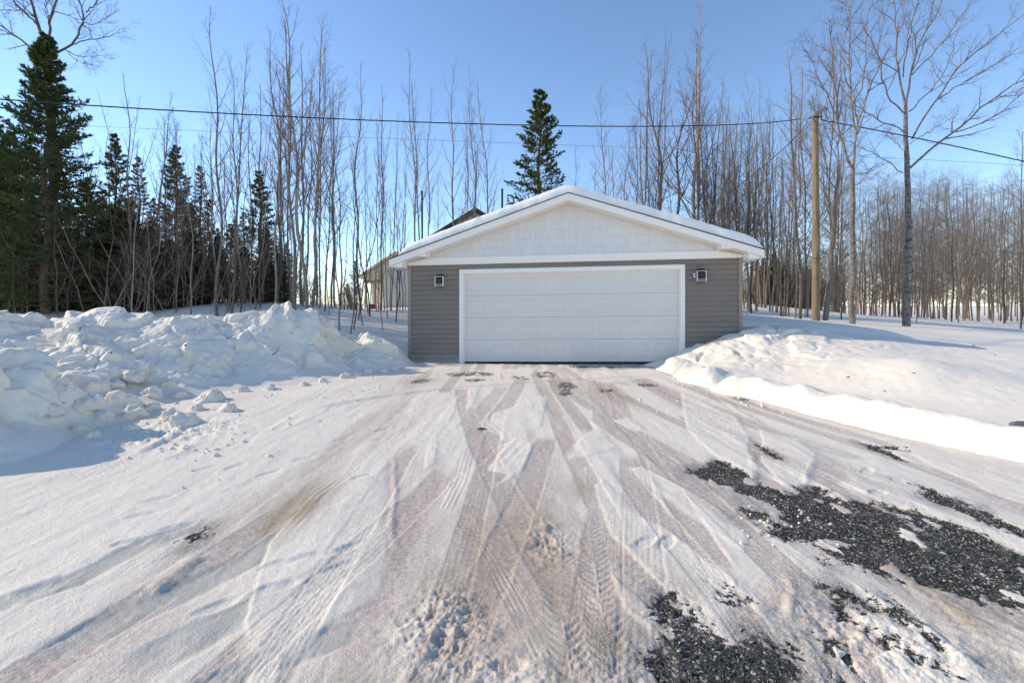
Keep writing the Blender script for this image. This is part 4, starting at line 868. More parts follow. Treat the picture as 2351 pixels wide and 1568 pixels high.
# brush
for i in range(3):
    Ps, Rs = [], []
    for k in range(16):
        a = random.random() * 6.28; d = random.random() * .7; P_, R_ = stem(random.uniform(1.2, 2.8), .012, .003, 8, random.uniform(.1, .5), .15, (d * math.cos(a), d * math.sin(a), 0)); Ps.append(P_); Rs.append(R_)
    lv = [dict(m=9, t0=.15, t1=.98, lenf=lambda t, p: p * (.1 + .3 * (1 - t)), ang=.75, n=4, trop=.02, rs=.6, wob=.18), dict(m=5, t0=.2, t1=1, lenf=lambda t, p: p * .45, ang=.7, n=3, trop=.0, rs=.7, wob=.2)]
    o = bare_tree('leafless_brush', Ps, Rs, lv, M['dead_twig'], M['dead_twig'], 4, 'brush'); protos['brush%d' % i] = o
    o.children[0].name = 'stems'
# spruces
def spruce(name, h, rad, whorl, per, twigs, need, mat_need, live0=.0, live_out=0.0, bare=.08, nsz=1.0, up=.25, droop=-.18, top_pow=.85, brown=None):
    root = empty(name); P_, R_ = stem(h, .02 + h * .013, .006, 18, .004, .01)
    tb = MB(); tb.tubes(P_, R_, 8); link('trunk', tb.mesh('trunk'), M['spruce_bark'], root)
    nb = int(whorl * per); t = bare + (1 - bare) * (np.arange(nb) + rng.random(nb)) / nb; t = np.clip(t, 0, .995)
    az = np.arange(nb) * 2.39996 + rng.normal(0, .3, nb); L = rad * (1.0 - t) ** top_pow * rng.uniform(.5, 1.12, nb) + .10
    i0 = np.clip((t * 17).astype(int), 0, 16); fr = (t * 17 - i0)[:, None]; pos = P_[0][i0] * (1 - fr) + P_[0][i0 + 1] * fr
    el = droop + (up - droop) * t + rng.normal(0, .10, nb); n = 7; pts = [pos]
    for j in range(n - 1):
        e = el + .06 * (j - 1.5); d = np.stack([np.cos(az) * np.cos(e), np.sin(az) * np.cos(e), np.sin(e)], 1); pts.append(pts[-1] + d * (L / (n - 1))[:, None] + rng.normal(0, .01, (nb, 3)))
    B_ = np.stack(pts, 1); br = (.004 + .012 * (1 - t))[:, None] * np.linspace(1, .3, n)[None]
    bb = MB(); bb.tubes(B_, br, 4)
    Tw, tr = grow(B_, br, twigs, .16, .99, lambda t_, p: p * (.10 + .34 * (1 - t_)), .85, 4, .02, .7, .10, flat=.75); bb.tubes(Tw, tr, 3)
    link('branches', bb.mesh('branches'), M['dead_twig'], root)
    # needle sprays on living twigs
    par = np.repeat(t, twigs); live = par > live0; outer = np.linalg.norm(Tw[:, 0, :2], axis=1) > live_out * rad * (1 - par); keep = live & outer
    def sprays(Pl, per_, sz):
        m = Pl.shape[0]; k = Pl.shape[1]; s = rng.random((m, per_)); f = s * (k - 1); i = np.clip(f.astype(int), 0, k - 2); q = (f - i)[..., None]; bi = np.arange(m)[:, None]
        c = (Pl[bi, i] * (1 - q) + Pl[bi, i + 1] * q).reshape(-1, 3); T = unit(Pl[bi, i + 1] - Pl[bi, i]).reshape(-1, 3)
        d = unit(T * .8 + rng.normal(0, .55, c.shape) + np.array([0, 0, .12])); sd = unit(np.cross(d, rng.normal(0, 1, c.shape)))
        ln = (sz * rng.uniform(.05, .11, len(c)))[:, None]; wd = ln * .20
        V = np.stack([c - sd * wd, c + sd * wd, c + d * ln], 1).reshape(-1, 3); return V, np.arange(len(V)).reshape(-1, 3)
    nbm = MB(); V, T_ = sprays(Tw[keep], need, nsz); nbm.tris(V, T_)
    kb = t > live0; V, T_ = sprays(B_[kb][:, 2:], need * 2, nsz); nbm.tris(V, T_)
    link('needles', nbm.mesh('needles', False), mat_need, root)
    if brown is not None:
        dk = ~keep; V, T_ = sprays(Tw[dk], max(2, need // 3), nsz); bm_ = MB(); bm_.tris(V, T_); link('dry_needles', bm_.mesh('dry_needles', False), brown, root)
    root['category'] = 'spruce'; return root
protos['spruceA'] = spruce('spruce_tree', 9.5, 2.75, 36, 8, 16, 20, M['needle'], bare=.04, up=.60, droop=.0, nsz=1.0, top_pow=.75)
protos['spruceB'] = spruce('spruce_tree', 10.0, 2.35, 24, 7, 15, 24, M['needle'], live0=.34, live_out=.34, bare=.06, up=.42, droop=-.14, brown=M['brown_needle'], nsz=1.1, top_pow=.62)
protos['spruceC'] = spruce('spruce_tree', 8.0, 2.1, 24, 6, 13, 14, M['needle'], live0=.30, live_out=.25, bare=.05, up=.45, droop=-.10, brown=M['brown_needle'], nsz=1.1, top_pow=.8)
protos['spruceD'] = spruce('spruce_tree', 5.0, 1.6, 20, 8, 12, 14, M['needle2'], bare=.03, up=.35, droop=-.12, nsz=1.2)
protos['spruceE'] = spruce('dry_spruce', 8.0, 1.5, 24, 6, 12, 5, M['brown_needle'], live0=.1, live_out=.2, bare=.08, up=.3, droop=-.1, nsz=1.1)

used = set()
def plant(kind, u, Y, vtop=None, height=None, wide=1.0, lean=(0, 0), rz=None, label=None, group=None, dz=0.0, X=None):
    src = protos[kind]; hP = {'aspen': 12, 'fork': 12, 'maple': 12, 'forest': 13, 'clump': 11.5, 'sap': 5, 'brush': 2.4, 'spruceA': 9.5, 'spruceB': 10, 'spruceC': 8, 'spruceD': 5, 'spruceE': 8}[kind if kind.startswith('spruce') else kind.rstrip('0123456789')]
    X = (u - CX) * Y / F if X is None else X; g = float(H(X, Y)) + dz
    h = height if height else CAMZ + (HZ - vtop) * Y / F - g; s = h / hP; rz = random.random() * 6.28 if rz is None else rz
    loc, rot, scl = (X, Y, g), (lean[0], lean[1], rz), (s * wide, s * wide, s)
    if kind not in used: o = src; used.add(kind); o.location, o.rotation_euler, o.scale = loc, rot, scl
    else: o = copy_tree(src, loc, rot, scl)
    tag(o, label, None, group); return o

GA = 'slender bare trees along the left woodland edge'
# (u, Y, top v, kind, width, lean about the view axis, label)
LEFT = [
 (40, 13.6, 560, 'sap1', 1.2, .06, 'pale bare sapling at the far left in front of the dark spruce'),
 (135, 13.5, 480, 'sap0', 1.0, .0, 'thin straight sapling standing under the big left spruce'),
 (150, 13.8, 470, 'sap2', 1.3, .14, 'crooked leaning sapling beside the big left spruce trunk'),
 (303, 13.2, 330, 'sap3', .8, .0, 'single thin pale sapling on the smooth snow left of centre woods'),
 (292, 15.5, 175, 'fork0', .8, .0, 'forked bare poplar just right of the big left spruce'),
 (343, 17, 190, 'aspen1', .9, -.05, None), (405, 15.0, 280, 'maple0', .62, .0, 'thick dark bare trunk left of the second small spruce'),
 (330, 17.5, 330, 'aspen4', .9, 0, None), (430, 18, 240, 'aspen2', .9, -.03, None), (465, 16, 300, 'aspen3', .8, 0, None),
 (500, 14.6, 5, 'aspen0', .95, -.02, 'tallest slender bare aspen left of centre, reaching the picture top'),
 (530, 14.2, 110, 'aspen5', .8, -.02, 'tall pale aspen with fine branches, right of the tallest left aspen'),
 (557, 16, 130, 'aspen2', .8, 0, None), (600, 18, 200, 'fork1', .8, 0, None), (626, 14.4, 120, 'aspen4', .85, -.06, 'slender aspen with its foot leaning on the snow mound'),
 (640, 17, 20, 'aspen1', .95, -.09, None), (663, 16.5, 160, 'aspen3', .8, 0, None), (682, 15.4, 40, 'fork2', .85, -.05, None),
 (706, 14.6, -15, 'aspen2', 1.1, 0, 'thickest tall aspen trunk above the end of the left snow bank'),
 (716, 15.1, 60, 'aspen5', 1.05, 0, 'second thick trunk hugging the thickest left aspen'), (734, 16, 90, 'maple1', .55, .02, None), (745, 15.6, 170, 'maple2', .6, .05, None),
 (762, 16.5, 210, 'aspen0', .8, 0, None), (783, 17, 260, 'aspen3', .8, .03, None), (690, 18.5, 100, 'fork0', .8, 0, None), (655, 19, 160, 'maple3', .6, -.03, None), (770, 18, 170, 'fork1', .7, .06, None),
 (811, 15.2, 240, 'aspen4', .6, 0, None), (826, 16.2, 155, 'aspen1', .85, 0, 'straight pale aspen standing alone between two clusters, forked top'), (844, 15.4, 300, 'aspen5', .6, 0, None), (863, 15.8, 260, 'aspen2', .6, .02, None),
 (874, 16.4, 195, 'fork2', .6, 0, None), (889, 15.0, 330, 'aspen0', .6, .05, None), (910, 14.8, 380, 'sap0', .8, -.05, None), (954, 20, 112, 'aspen3', .8, -.02, None), (967, 21, 170, 'aspen5', .7, 0, None),
 (988, 21, 190, 'aspen4', .7, 0, None), (1038, 22, 130, 'aspen0', .8, 0, 'tall bare aspen behind the garage roof, left of the tan gable'), (1067, 22, 210, 'aspen2', .6, 0, None), (1085, 21.5, 150, 'aspen1', .7, 0, None), (1097, 22.5, 240, 'aspen4', .6, .0, None),
 (1131, 20.5, 180, 'aspen5', .75, 0, 'bare aspen rising just left of the roof spruce'), (1010, 26, 400, 'maple4', .6, 0, None), (1060, 28, 400, 'maple2', .7, 0, None),
 (225, 16, 250, 'maple3', .6, .05, None), (250, 18, 300, 'aspen0', .9, 0, None), (380, 20, 270, 'maple4', .7, 0, None), (480, 20, 260, 'maple1', .7, 0, None), (580, 21, 250, 'maple2', .7, 0, None), (520, 19, 330, 'fork2', .7, .05, None), (640, 23, 280, 'maple4', .7, 0, None),
 (900, 19, 250, 'aspen3', .6, -.03, None), (851, 16.8, 330, 'aspen3', .5, .02, None), (882, 17.2, 300, 'aspen1', .5, -.02, None), (918, 16.2, 340, 'aspen4', .5, .03, None), (930, 18.4, 300, 'aspen0', .5, 0, None), (896, 16.6, 420, 'aspen2', .6, .04, None), (210, 17.5, 330, 'aspen5', .8, .03, None), (275, 16.5, 400, 'aspen1', .7, .05, None), (318, 15.8, 420, 'aspen0', .7, -.06, None), (362, 16.2, 350, 'aspen5', .7, .02, None), (420, 16.6, 400, 'aspen4', .7, -.05, None), (446, 17.4, 330, 'aspen2', .7, .04, None), (512, 17.8, 380, 'aspen1', .7, .05, None), (545, 18.4, 290, 'aspen3', .7, -.04, None), (575, 15.6, 330, 'aspen0', .6, .03, None), (606, 16.4, 350, 'aspen5', .6, -.03, None), (648, 17.5, 330, 'aspen2', .6, .05, None), (672, 15.8, 300, 'aspen4', .6, -.04, None), (755, 15.2, 330, 'aspen1', .5, .03, None), (725, 17.6, 150, 'aspen0', .8, .02, None), (698, 16.6, 130, 'aspen3', .8, -.03, None), (925, 17.5, 420, 'sap2', .9, .03, None)]
left_objs = []
for (u, Y, vt, k, wd, ln, lab) in LEFT:
    left_objs.append(plant(k, u, Y, vt, wide=wd, lean=(0, -ln), label=lab or 'one of the slender grey bare trees crowding the woodland left of the garage', group=GA if not lab else None))
ORD = 'first second third fourth fifth sixth seventh eighth ninth tenth eleventh twelfth thirteenth fourteenth fifteenth sixteenth'.split()
def relabel(rows, marks, what, objs):
    cnt = {}
    for (u, o) in sorted(((r[0], o) for r, o in zip(rows, objs) if not r[6]), key=lambda t: t[0]):
        m = max((m for m in marks if m[0] <= u), default=marks[0], key=lambda m: m[0]); k = cnt.get(m[1], 0); cnt[m[1]] = k + 1
        o['label'] = '%s %s right of %s' % (ORD[min(k, 15)], what, m[1])
relabel(LEFT, [(100, 'the big left spruce'), (292, 'the forked poplar near the left spruce'), (405, 'the thick dark trunk in the left woods'), (500, 'the tallest left aspen'), (626, 'the aspen leaning on the snow mound'), (706, 'the thickest left aspen'), (826, 'the lone straight aspen'), (938, 'the left corner of the garage'), (1038, 'the tall aspen by the tan gable')], 'slender bare tree', left_objs)
# saplings and brush along the left edge
for i in range(46):
    u = random.uniform(10, 925); Y = random.uniform(13.6, 18.5)
    plant('sap%d' % (i % 4), u, Y, height=random.uniform(2.2, 5.5), lean=(random.uniform(-.1, .1), random.uniform(-.14, .14)), label='thin leafless sapling at the foot of the left woods', group='saplings at the foot of the left woods')
for i in range(40):
    u = random.uniform(-60, 680); Y = random.uniform(14.8, 21)
    plant('brush%d' % (i % 3), u, Y, height=random.uniform(1.6, 3.6), wide=random.uniform(.9, 1.6), label='tangled brown leafless brush under the left trees', group='brush under the left trees')
for i in range(7):
    u = random.uniform(690, 825); plant('brush%d' % (i % 3), u, random.uniform(17, 23), height=random.uniform(1.0, 2.0), label='tangled brown leafless brush under the left trees', group='brush under the left trees')
# spruces, left
plant('spruceA', 106, 14.3, 85, wide=1.0, label='big dense dark green spruce at the left edge')
plant('spruceB', 1237, 21.5, 208, wide=.95, label='tall spruce with dry brown middle rising behind the garage ridge')
GS = 'dark spruces massed in the left woods'
for (u, Y, vt, k, wd, lab) in ((265, 18, 310, 'spruceC', .85, 'narrow spruce top between the big left spruce and the forked poplar'), (405, 18.5, 338, 'spruceC', 1.0, 'dark pointed spruce top left of the tallest aspen'), (320, 17.5, 362, 'spruceE', 1.0, 'dry brown spruce between two small green spruce tops'), (460, 19, 382, 'spruceE', .9, 'dry brown spruce right of the pointed spruce top'),
                              (597, 17.5, 395, 'spruceC', 1.05, 'dark green spruce standing among the aspens left of centre'), (815, 23, 600, 'spruceE', 1.3, 'small dry spruce at the end of the woods by the unfinished house')):
    plant(k, u, Y, vt, wide=wd, label=lab)
for i, (u, Y, hgt, k) in enumerate(((-40, 15.5, 7, 'spruceA'), (20, 17.5, 6.5, 'spruceC'), (-120, 14, 8, 'spruceC'), (200, 16.8, 4.6, 'spruceC'), (60, 20, 7, 'spruceB'), (150, 19, 5.2, 'spruceE'), (235, 20.5, 5.0, 'spruceC'), (300, 22, 5.2, 'spruceE'), (350, 20, 4.6, 'spruceE'), (440, 22, 4.8, 'spruceC'), (500, 21, 3.6, 'spruceE'), (560, 23, 4.6, 'spruceE'), (630, 22, 3.6, 'spruceE'), (380, 25, 5.4, 'spruceE'), (530, 26, 4.6, 'spruceC'), (200, 25, 6.4, 'spruceE'), (90, 25, 7, 'spruceC'), (0, 23, 7.5, 'spruceA'), (660, 26, 3.6, 'spruceC'), (610, 19.5, 3.2, 'spruceD'), (290, 19, 4.4, 'spruceE'), (480, 18, 4.0, 'spruceE'), (420, 20, 4.6, 'spruceE'), (540, 19.5, 3.6, 'spruceE'))):
    plant(k, u, Y, height=hgt, wide=random.uniform(.9, 1.25), label='dark spruce filling the depth of the left woods', group=GS)
for i, (u, Y, hgt) in enumerate(((170, 15.8, 2.6), (240, 15.6, 2.8), (290, 15.7, 3.2), (340, 16.2, 2.8), (390, 15.6, 2.2), (440, 16.4, 2.6), (500, 17, 2.4), (560, 17.4, 2.0), (600, 16.6, 1.6), (100, 15.6, 2.4), (30, 15.4, 2.6), (265, 17, 3.6), (640, 17.8, 1.8))):
    plant('spruceD', u, Y, height=hgt, wide=random.uniform(1.0, 1.4), label='low olive green young spruce in the left understory', group='young spruces in the left understory')

# limb-built single trees (traced limbs, each given its own depth)
def limb_tree(name, Y, limbs, trunk_r, bark, twig, label, cat='tree', dens=1.0, dy=1.2, limb_mat=None):
    """limbs: (pixel polyline, r0, r1, depth direction)"""
    Ps, Rs = [], []; X0 = None
    for k, (pts, r0, r1, dd_) in enumerate(limbs):
        q = np.array([(u, v) for u, v in pts], float); L = np.concatenate([[0], np.cumsum(np.hypot(*np.diff(q, axis=0).T))]); L /= L[-1]; t = np.linspace(0, 1, 14)
        uu, v_ = np.interp(t, L, q[:, 0]), np.interp(t, L, q[:, 1]); d = Y + dd_ * dy * t
        w3 = np.stack([(uu - CX) * d / F, d, CAMZ + (HZ - v_) * d / F], 1)
        w3[1:-1] = .25 * w3[:-2] + .5 * w3[1:-1] + .25 * w3[2:]; w3[1:] += rng.normal(0, .02, (13, 3))
        if k == 0: w3[0, 2] = float(H(w3[0, 0], Y)) - .2; X0 = w3[0].copy()
        Ps.append(w3); Rs.append(r1 + (r0 - r1) * (1 - t) ** .8)
    base = np.array([X0[0], X0[1], X0[2] + .2]); Ps = np.array(Ps) - base; Rs = np.array(Rs)
    root = empty(name, base); tb = MB(); tb.tubes(Ps[:1], Rs[:1], 12); link('trunk', tb.mesh('trunk'), bark, root)
    lb_ = MB(); lb_.tubes(Ps[1:], Rs[1:] * .68, 7); link('limbs', lb_.mesh('limbs'), limb_mat or bark, root)
    cb = MB(); A_, a_ = grow(Ps[1:], Rs[1:], int(11 * dens), .22, 1.0, lambda t, p: .35 + .22 * p * (1.1 - t), .65, 7, .06, .5, .10); cb.tubes(A_, a_, 4)
    B_, b_ = grow(A_, a_, int(6 * dens), .2, 1.0, lambda t, p: .12 + .3 * p * (1.1 - t), .62, 5, .05, .55, .12); cb.tubes(B_, b_, 3)
    C_, c_ = grow(B_, b_, 4, .2, 1.0, lambda t, p: .05 + .4 * p, .6, 3, .03, .6, .14); cb.tubes(C_, c_, 3)
    link('crown', cb.mesh('crown'), twig, root); return tag(root, label, cat)
def c6(*pts): return [(1714.6 + a / 3.2, b / 3.2) for a, b in pts]
def c3(*pts): return [(a / 3.2, b / 3.2) for a, b in pts]
limb_tree('birch_tree', 15.6, [
 ([(2081, 757), (2085, 640), (2086, 500)] + c6((1175, 1200), (1172, 950), (1168, 780)), .115, .05, 0),
 (c6((1200, 1235), (1400, 1060), (1540, 970), (1700, 820), (1850, 700), (2038, 580), (2200, 480)), .055, .012, -.5), (c6((1540, 970), (1750, 900), (1900, 800), (2038, 680), (2150, 590)), .03, .008, .3),
 (c6((1215, 1020), (1310, 840), (1400, 740), (1530, 510), (1880, 230), (2100, 60)), .045, .01, .8), (c6((1380, 750), (1600, 600), (1800, 490), (2038, 330)), .028, .008, -.6), (c6((1195, 820), (1360, 660), (1440, 550), (1510, 380), (1560, 200)), .03, .008, 1.2),
 (c6((1170, 800), (1190, 600), (1215, 450), (1300, 270), (1440, 0), (1520, -150)), .05, .012, -.3), (c6((1215, 550), (1350, 420), (1470, 280), (1640, 20), (1740, -120)), .03, .008, .9), (c6((1165, 780), (1120, 600), (1100, 300), (1080, 0), (1060, -200)), .05, .012, .5),
 (c6((1150, 570), (1160, 450), (1190, 270), (1260, 0), (1290, -160)), .03, .01, -1), (c6((1150, 830), (1040, 740), (1000, 600), (975, 400), (880, 250), (820, 120)), .035, .008, -.7), (c6((1150, 970), (1080, 920), (970, 890), (880, 830), (790, 770), (700, 640)), .035, .008, .7),
 (c6((1150, 1270), (1000, 1160), (830, 1080), (700, 1010)), .025, .006, -.9), (c6((1190, 250), (1130, 60), (1120, -120)), .02, .006, .4), (c6((1170, 1130), (1100, 1050), (1030, 960)), .018, .005, .9), (c6((1200, 1060), (1400, 930), (1530, 850)), .018, .005, 1.3)],
 .15, M['birch'], M['twig'], 'large pale-barked birch with spreading bare limbs in the right yard', 'birch', limb_mat=M['bark_grey'])
limb_tree('bare_maple', 15.2, [
 ([(1955, 762), (1957, 650), (1958, 520)] + c6((775, 1400), (776, 1230)), .092, .06, 0),
 (c6((770, 1235), (690, 1020), (660, 850), (640, 600), (620, 300), (600, 120)), .06, .012, -.4), (c6((780, 1235), (805, 960), (840, 840), (920, 600), (990, 460), (1060, 330)), .06, .01, .4), (c6((800, 960), (770, 790), (750, 500), (760, 130), (775, -60)), .05, .01, -.6),
 (c6((780, 790), (860, 600), (880, 300), (890, 60), (895, -100)), .035, .008, .8), (c6((720, 640), (640, 400), (520, 330), (430, 300)), .02, .006, .9), (c6((660, 850), (540, 600), (480, 440), (390, 330)), .028, .006, -.9), (c6((770, 760), (700, 640), (600, 480), (500, 420)), .02, .006, 1),
 (c6((755, 500), (700, 300), (690, 130)), .02, .006, .6), (c6((760, 130), (740, 30), (720, -60)), .015, .005, -.4), (c6((880, 470), (960, 380), (1000, 200), (1010, 60)), .022, .006, .3), (c6((690, 1020), (600, 900), (500, 830)), .02, .006, -.7), (c6((775, 1290), (880, 1270), (960, 1200)), .018, .005, .7)],
 .13, M['bark_grey'], M['twig'], 'tall grey forked tree between the pole and the pale birch')
limb_tree('bare_maple', 17.5, [
 ([(1893, 740), (1905, 640), (1912, 560)] + c6((660, 1380), (676, 1220)), .10, .05, 0), (c6((676, 1230), (665, 1050), (720, 900), (740, 700)), .035, .008, .5), (c6((660, 1400), (600, 1300), (560, 1100), (520, 900), (470, 700)), .035, .008, -.5),
 (c6((676, 1220), (600, 1040), (540, 800), (500, 600)), .03, .008, .9), (c6((640, 1450), (760, 1380), (900, 1300)), .025, .006, -.8), (c6((600, 1300), (470, 1150), (380, 980), (330, 760)), .028, .006, .2)],
 .1, M['bark_tan'], M['twig_tan'], 'leaning tan maple directly right of the utility pole')
limb_tree('bare_hardwood', 15.8, [
 (c3((420, 2200), (400, 1500), (370, 800), (345, 420), (340, 290)), .17, .10, 0), (c3((335, 300), (270, 170), (240, 60), (215, -120), (200, -260)), .075, .02, .3), (c3((290, 200), (200, 110), (90, 0), (0, -120)), .045, .012, -.6), (c3((355, 300), (370, 150), (400, 60), (440, -60), (460, -220)), .06, .015, -.3),
 (c3((280, 420), (180, 310), (120, 270), (0, 190), (-140, 90)), .05, .012, .5), (c3((255, 130), (190, 90), (130, 80), (0, 72), (-120, 120)), .03, .008, .8), (c3((400, 400), (470, 360), (540, 330), (590, 220), (630, 90), (580, 0), (560, -100)), .055, .012, -.5), (c3((630, 95), (700, 40), (725, -40), (740, -140)), .03, .008, .4),
 (c3((535, 330), (640, 290), (740, 290), (830, 260), (915, 205)), .026, .006, -.8), (c3((600, 170), (690, 180), (770, 140), (840, 85)), .022, .005, .6), (c3((395, 90), (500, 115), (600, 180), (680, 240)), .022, .005, .9), (c3((480, 370), (560, 410), (640, 425), (780, 405)), .02, .005, .5), (c3((500, 380), (560, 450), (640, 480), (720, 470)), .016, .005, -.9), (c3((260, 60), (180, 10), (120, -60)), .02, .006, .5), (c3((430, -10), (520, -80), (600, -160)), .02, .006, .5), (c3((0, 190), (-60, 240), (-160, 250)), .02, .006, .2), (c3((370, 200), (330, 80), (340, -40)), .02, .006, -1)],
 .16, M['bark_dark'], M['bark_dark'], 'large dark hardwood with arching limbs behind the big left spruce top', dens=.9)

# behind the garage, centre right
GR = 'bare trees behind the garage roof and right of it'
RIGHT = [(1388, 22, 180, 'aspen2', .9, 0, 'slender bare aspen right of the roof spruce'), (1330, 27, 330, 'aspen4', .8, 0, None), (1492, 23, 85, 'clump0', .62, 0, 'pale multi-stem tree over the right half of the garage roof'), (1520, 20.0, 78, 'aspen1', 1.45, 0, None), (1551, 20.2, 110, 'aspen5', 1.4, 0, None),
 (1585, 19.8, 66, 'aspen3', 1.6, 0, 'tallest pale trunk above the right roof slope'), (1602, 20.3, 90, 'fork1', .9, .04, None), (1635, 20.2, 120, 'clump1', .6, 0, None), (1460, 26, 260, 'maple0', .8, 0, None), (1430, 28, 300, 'maple3', .8, 0, None), (1400, 30, 340, 'maple1', .8, 0, None), (1360, 31, 370, 'maple4', .8, 0, None),
 (1690, 20.6, 260, 'maple2', .6, 0, None), (1660, 27, 240, 'maple4', .8, 0, None), (1720, 20.4, 220, 'aspen0', 1.0, 0, None), (1749, 24, 150, 'clump2', .62, 0, 'multi-stem tree rising beyond the right eave of the garage'), (1727, 19.5, 330, 'sap2', .8, 0, None), (1775, 21, 230, 'clump0', .6, 0, None), (1800, 18.5, 270, 'clump1', .6, 0, 'bushy multi-stem tree left of the utility pole'), (1828, 17.5, 230, 'maple3', .6, 0, None), (1852, 19, 150, 'maple1', .7, 0, None),
 (1840, 17.5, 100, 'aspen4', 1.1, 0, None), (1915, 26, 110, 'maple0', .8, 0, None), (1930, 18.5, 230, 'forest0', .8, 0, None), (1540, 28, 320, 'maple2', .8, 0, None), (1620, 32, 330, 'maple0', .9, 0, None), (1480, 34, 380, 'maple3', .9, 0, None), (1700, 30, 280, 'maple1', .9, 0, None), (1760, 31, 270, 'maple2', .9, 0, None), (1820, 31, 240, 'maple4', .9, 0, None), (1870, 30, 220, 'maple0', .9, 0, None), (1650, 36, 320, 'maple2', .9, 0, None), (1612, 19.2, 210, 'maple3', 1.1, 0, None), (1655, 19.6, 250, 'clump2', .8, 0, None), (1676, 20.4, 290, 'maple1', 1.1, 0, None), (1700, 19.4, 300, 'maple4', 1.0, 0, None), (1738, 20.8, 280, 'maple0', 1.0, 0, None), (1712, 21.8, 240, 'clump0', .8, 0, None)]
right_objs = []
for (u, Y, vt, k, wd, ln, lab) in RIGHT:
    right_objs.append(plant(k, u, Y, vt, wide=wd, lean=(0, -ln), label=lab or 'one of the twiggy bare trees massed behind the garage and utility pole', group=GR if not lab else None))
relabel(RIGHT, [(1237, 'the spruce behind the garage ridge'), (1388, 'the slender aspen past the roof spruce'), (1492, 'the pale multi-stem tree over the roof'), (1585, 'the tallest trunk above the right roof slope'), (1749, 'the multi-stem tree beyond the right eave'), (1800, 'the bushy tree left of the pole'), (1873, 'the utility pole')], 'twiggy bare tree', right_objs)
for i in range(26):
    u = random.uniform(1700, 1900); plant('brush%d' % (i % 3), u, random.uniform(30, 38), height=random.uniform(2.5, 5.0), wide=1.2, label='tall leafless brush at the back of the yard right of the garage', group='brush at the back of the yard')
for u, Y, hgt in ((1755, 31, 3.0), (1778, 30.5, 3.4), (1800, 31.5, 2.8), (1822, 31, 2.4), (1740, 32, 2.4)): plant('spruceD', u, Y, height=hgt, wide=.8, label='small olive green evergreen under the clump left of the pole', group='small evergreens left of the pole')
# right woods
GW = 'forest trees of the right woods'
for (u, Y, vt, k, wd, lab) in ((2202, 24, 395, 'maple2', .75, 'dark double-stemmed tree right of the pale birch'), (2187, 25, 410, 'forest1', .9, None), (2303, 28, 430, 'forest0', .9, None), (2342, 21, 300, 'maple4', .75, 'grey tree trunk at the right edge of the yard'), (2122, 30, 430, 'forest2', .9, None), (2175, 33, 420, 'forest3', .9, None), (2045, 33, 400, 'forest1', .9, None), (2010, 36, 420, 'forest2', .9, None), (1985, 32, 430, 'forest0', .9, None)):
    plant(k, u, Y, vt, wide=wd, label=lab or 'one of the brown bare trees in the dense woods on the right', group=GW if not lab else None)
k = 0
for i in range(74):
    Y = random.uniform(30, 58); u = random.uniform(1900, 2420)
    if u < 1990: Y = random.uniform(34, 58)
    plant('forest%d' % (i % 4) if i % 3 else 'maple%d' % (i % 5), u, Y, vtop=random.uniform(395, 460) if u > 2000 else random.uniform(330, 430), wide=random.uniform(.75, 1.05), label='one of the brown bare trees in the dense woods on the right', group=GW)
for u, Y in ((1930, 18.5), (1957, 17.2), (1850, 19), (2104, 18), (2075, 21)): plant('sap%d' % (int(u) % 4), u, Y, height=random.uniform(2.2, 3.4), label='thin dark sapling standing in the open snow of the right yard', group='saplings in the right yard')
# far wood as one mass
def far_wood():
    cb = MB()
    for i in range(300):
        Y = random.uniform(55, 110); u = random.uniform(-300, 700) if i % 3 == 0 else random.uniform(1350, 2700); X = (u - CX) * Y / F; g = float(H(X, Y)); h = random.uniform(8, 13) * (1.0 if u > 1900 or u < 700 else .8)
        P_, R_ = stem(h, .13, .02, 8, .02, .06, (X, Y, g)); cb.tubes(P_, R_, 4)
        A_, a_ = grow(P_, R_, 20, .15, .98, lambda t, p: p * (.06 + .22 * (1 - t)), .95, 4, .04, .5, .12, rmin=.012); cb.tubes(A_, a_, 3)
        B_, b_ = grow(A_, a_, 9, .15, 1, lambda t, p: p * .45, .75, 3, .03, .6, .15, rmin=.010); cb.tubes(B_, b_, 3)
    o = link('far_woodland', cb.mesh('far_woodland'), M['twig_tan']); tag(o, kind='stuff', label='distant brown bare woodland along the horizon', cat='woodland')
far_wood()
for kk, o in protos.items():
    if kk not in used:
        for c in list(o.children): bpy.data.objects.remove(c)
        bpy.data.objects.remove(o)

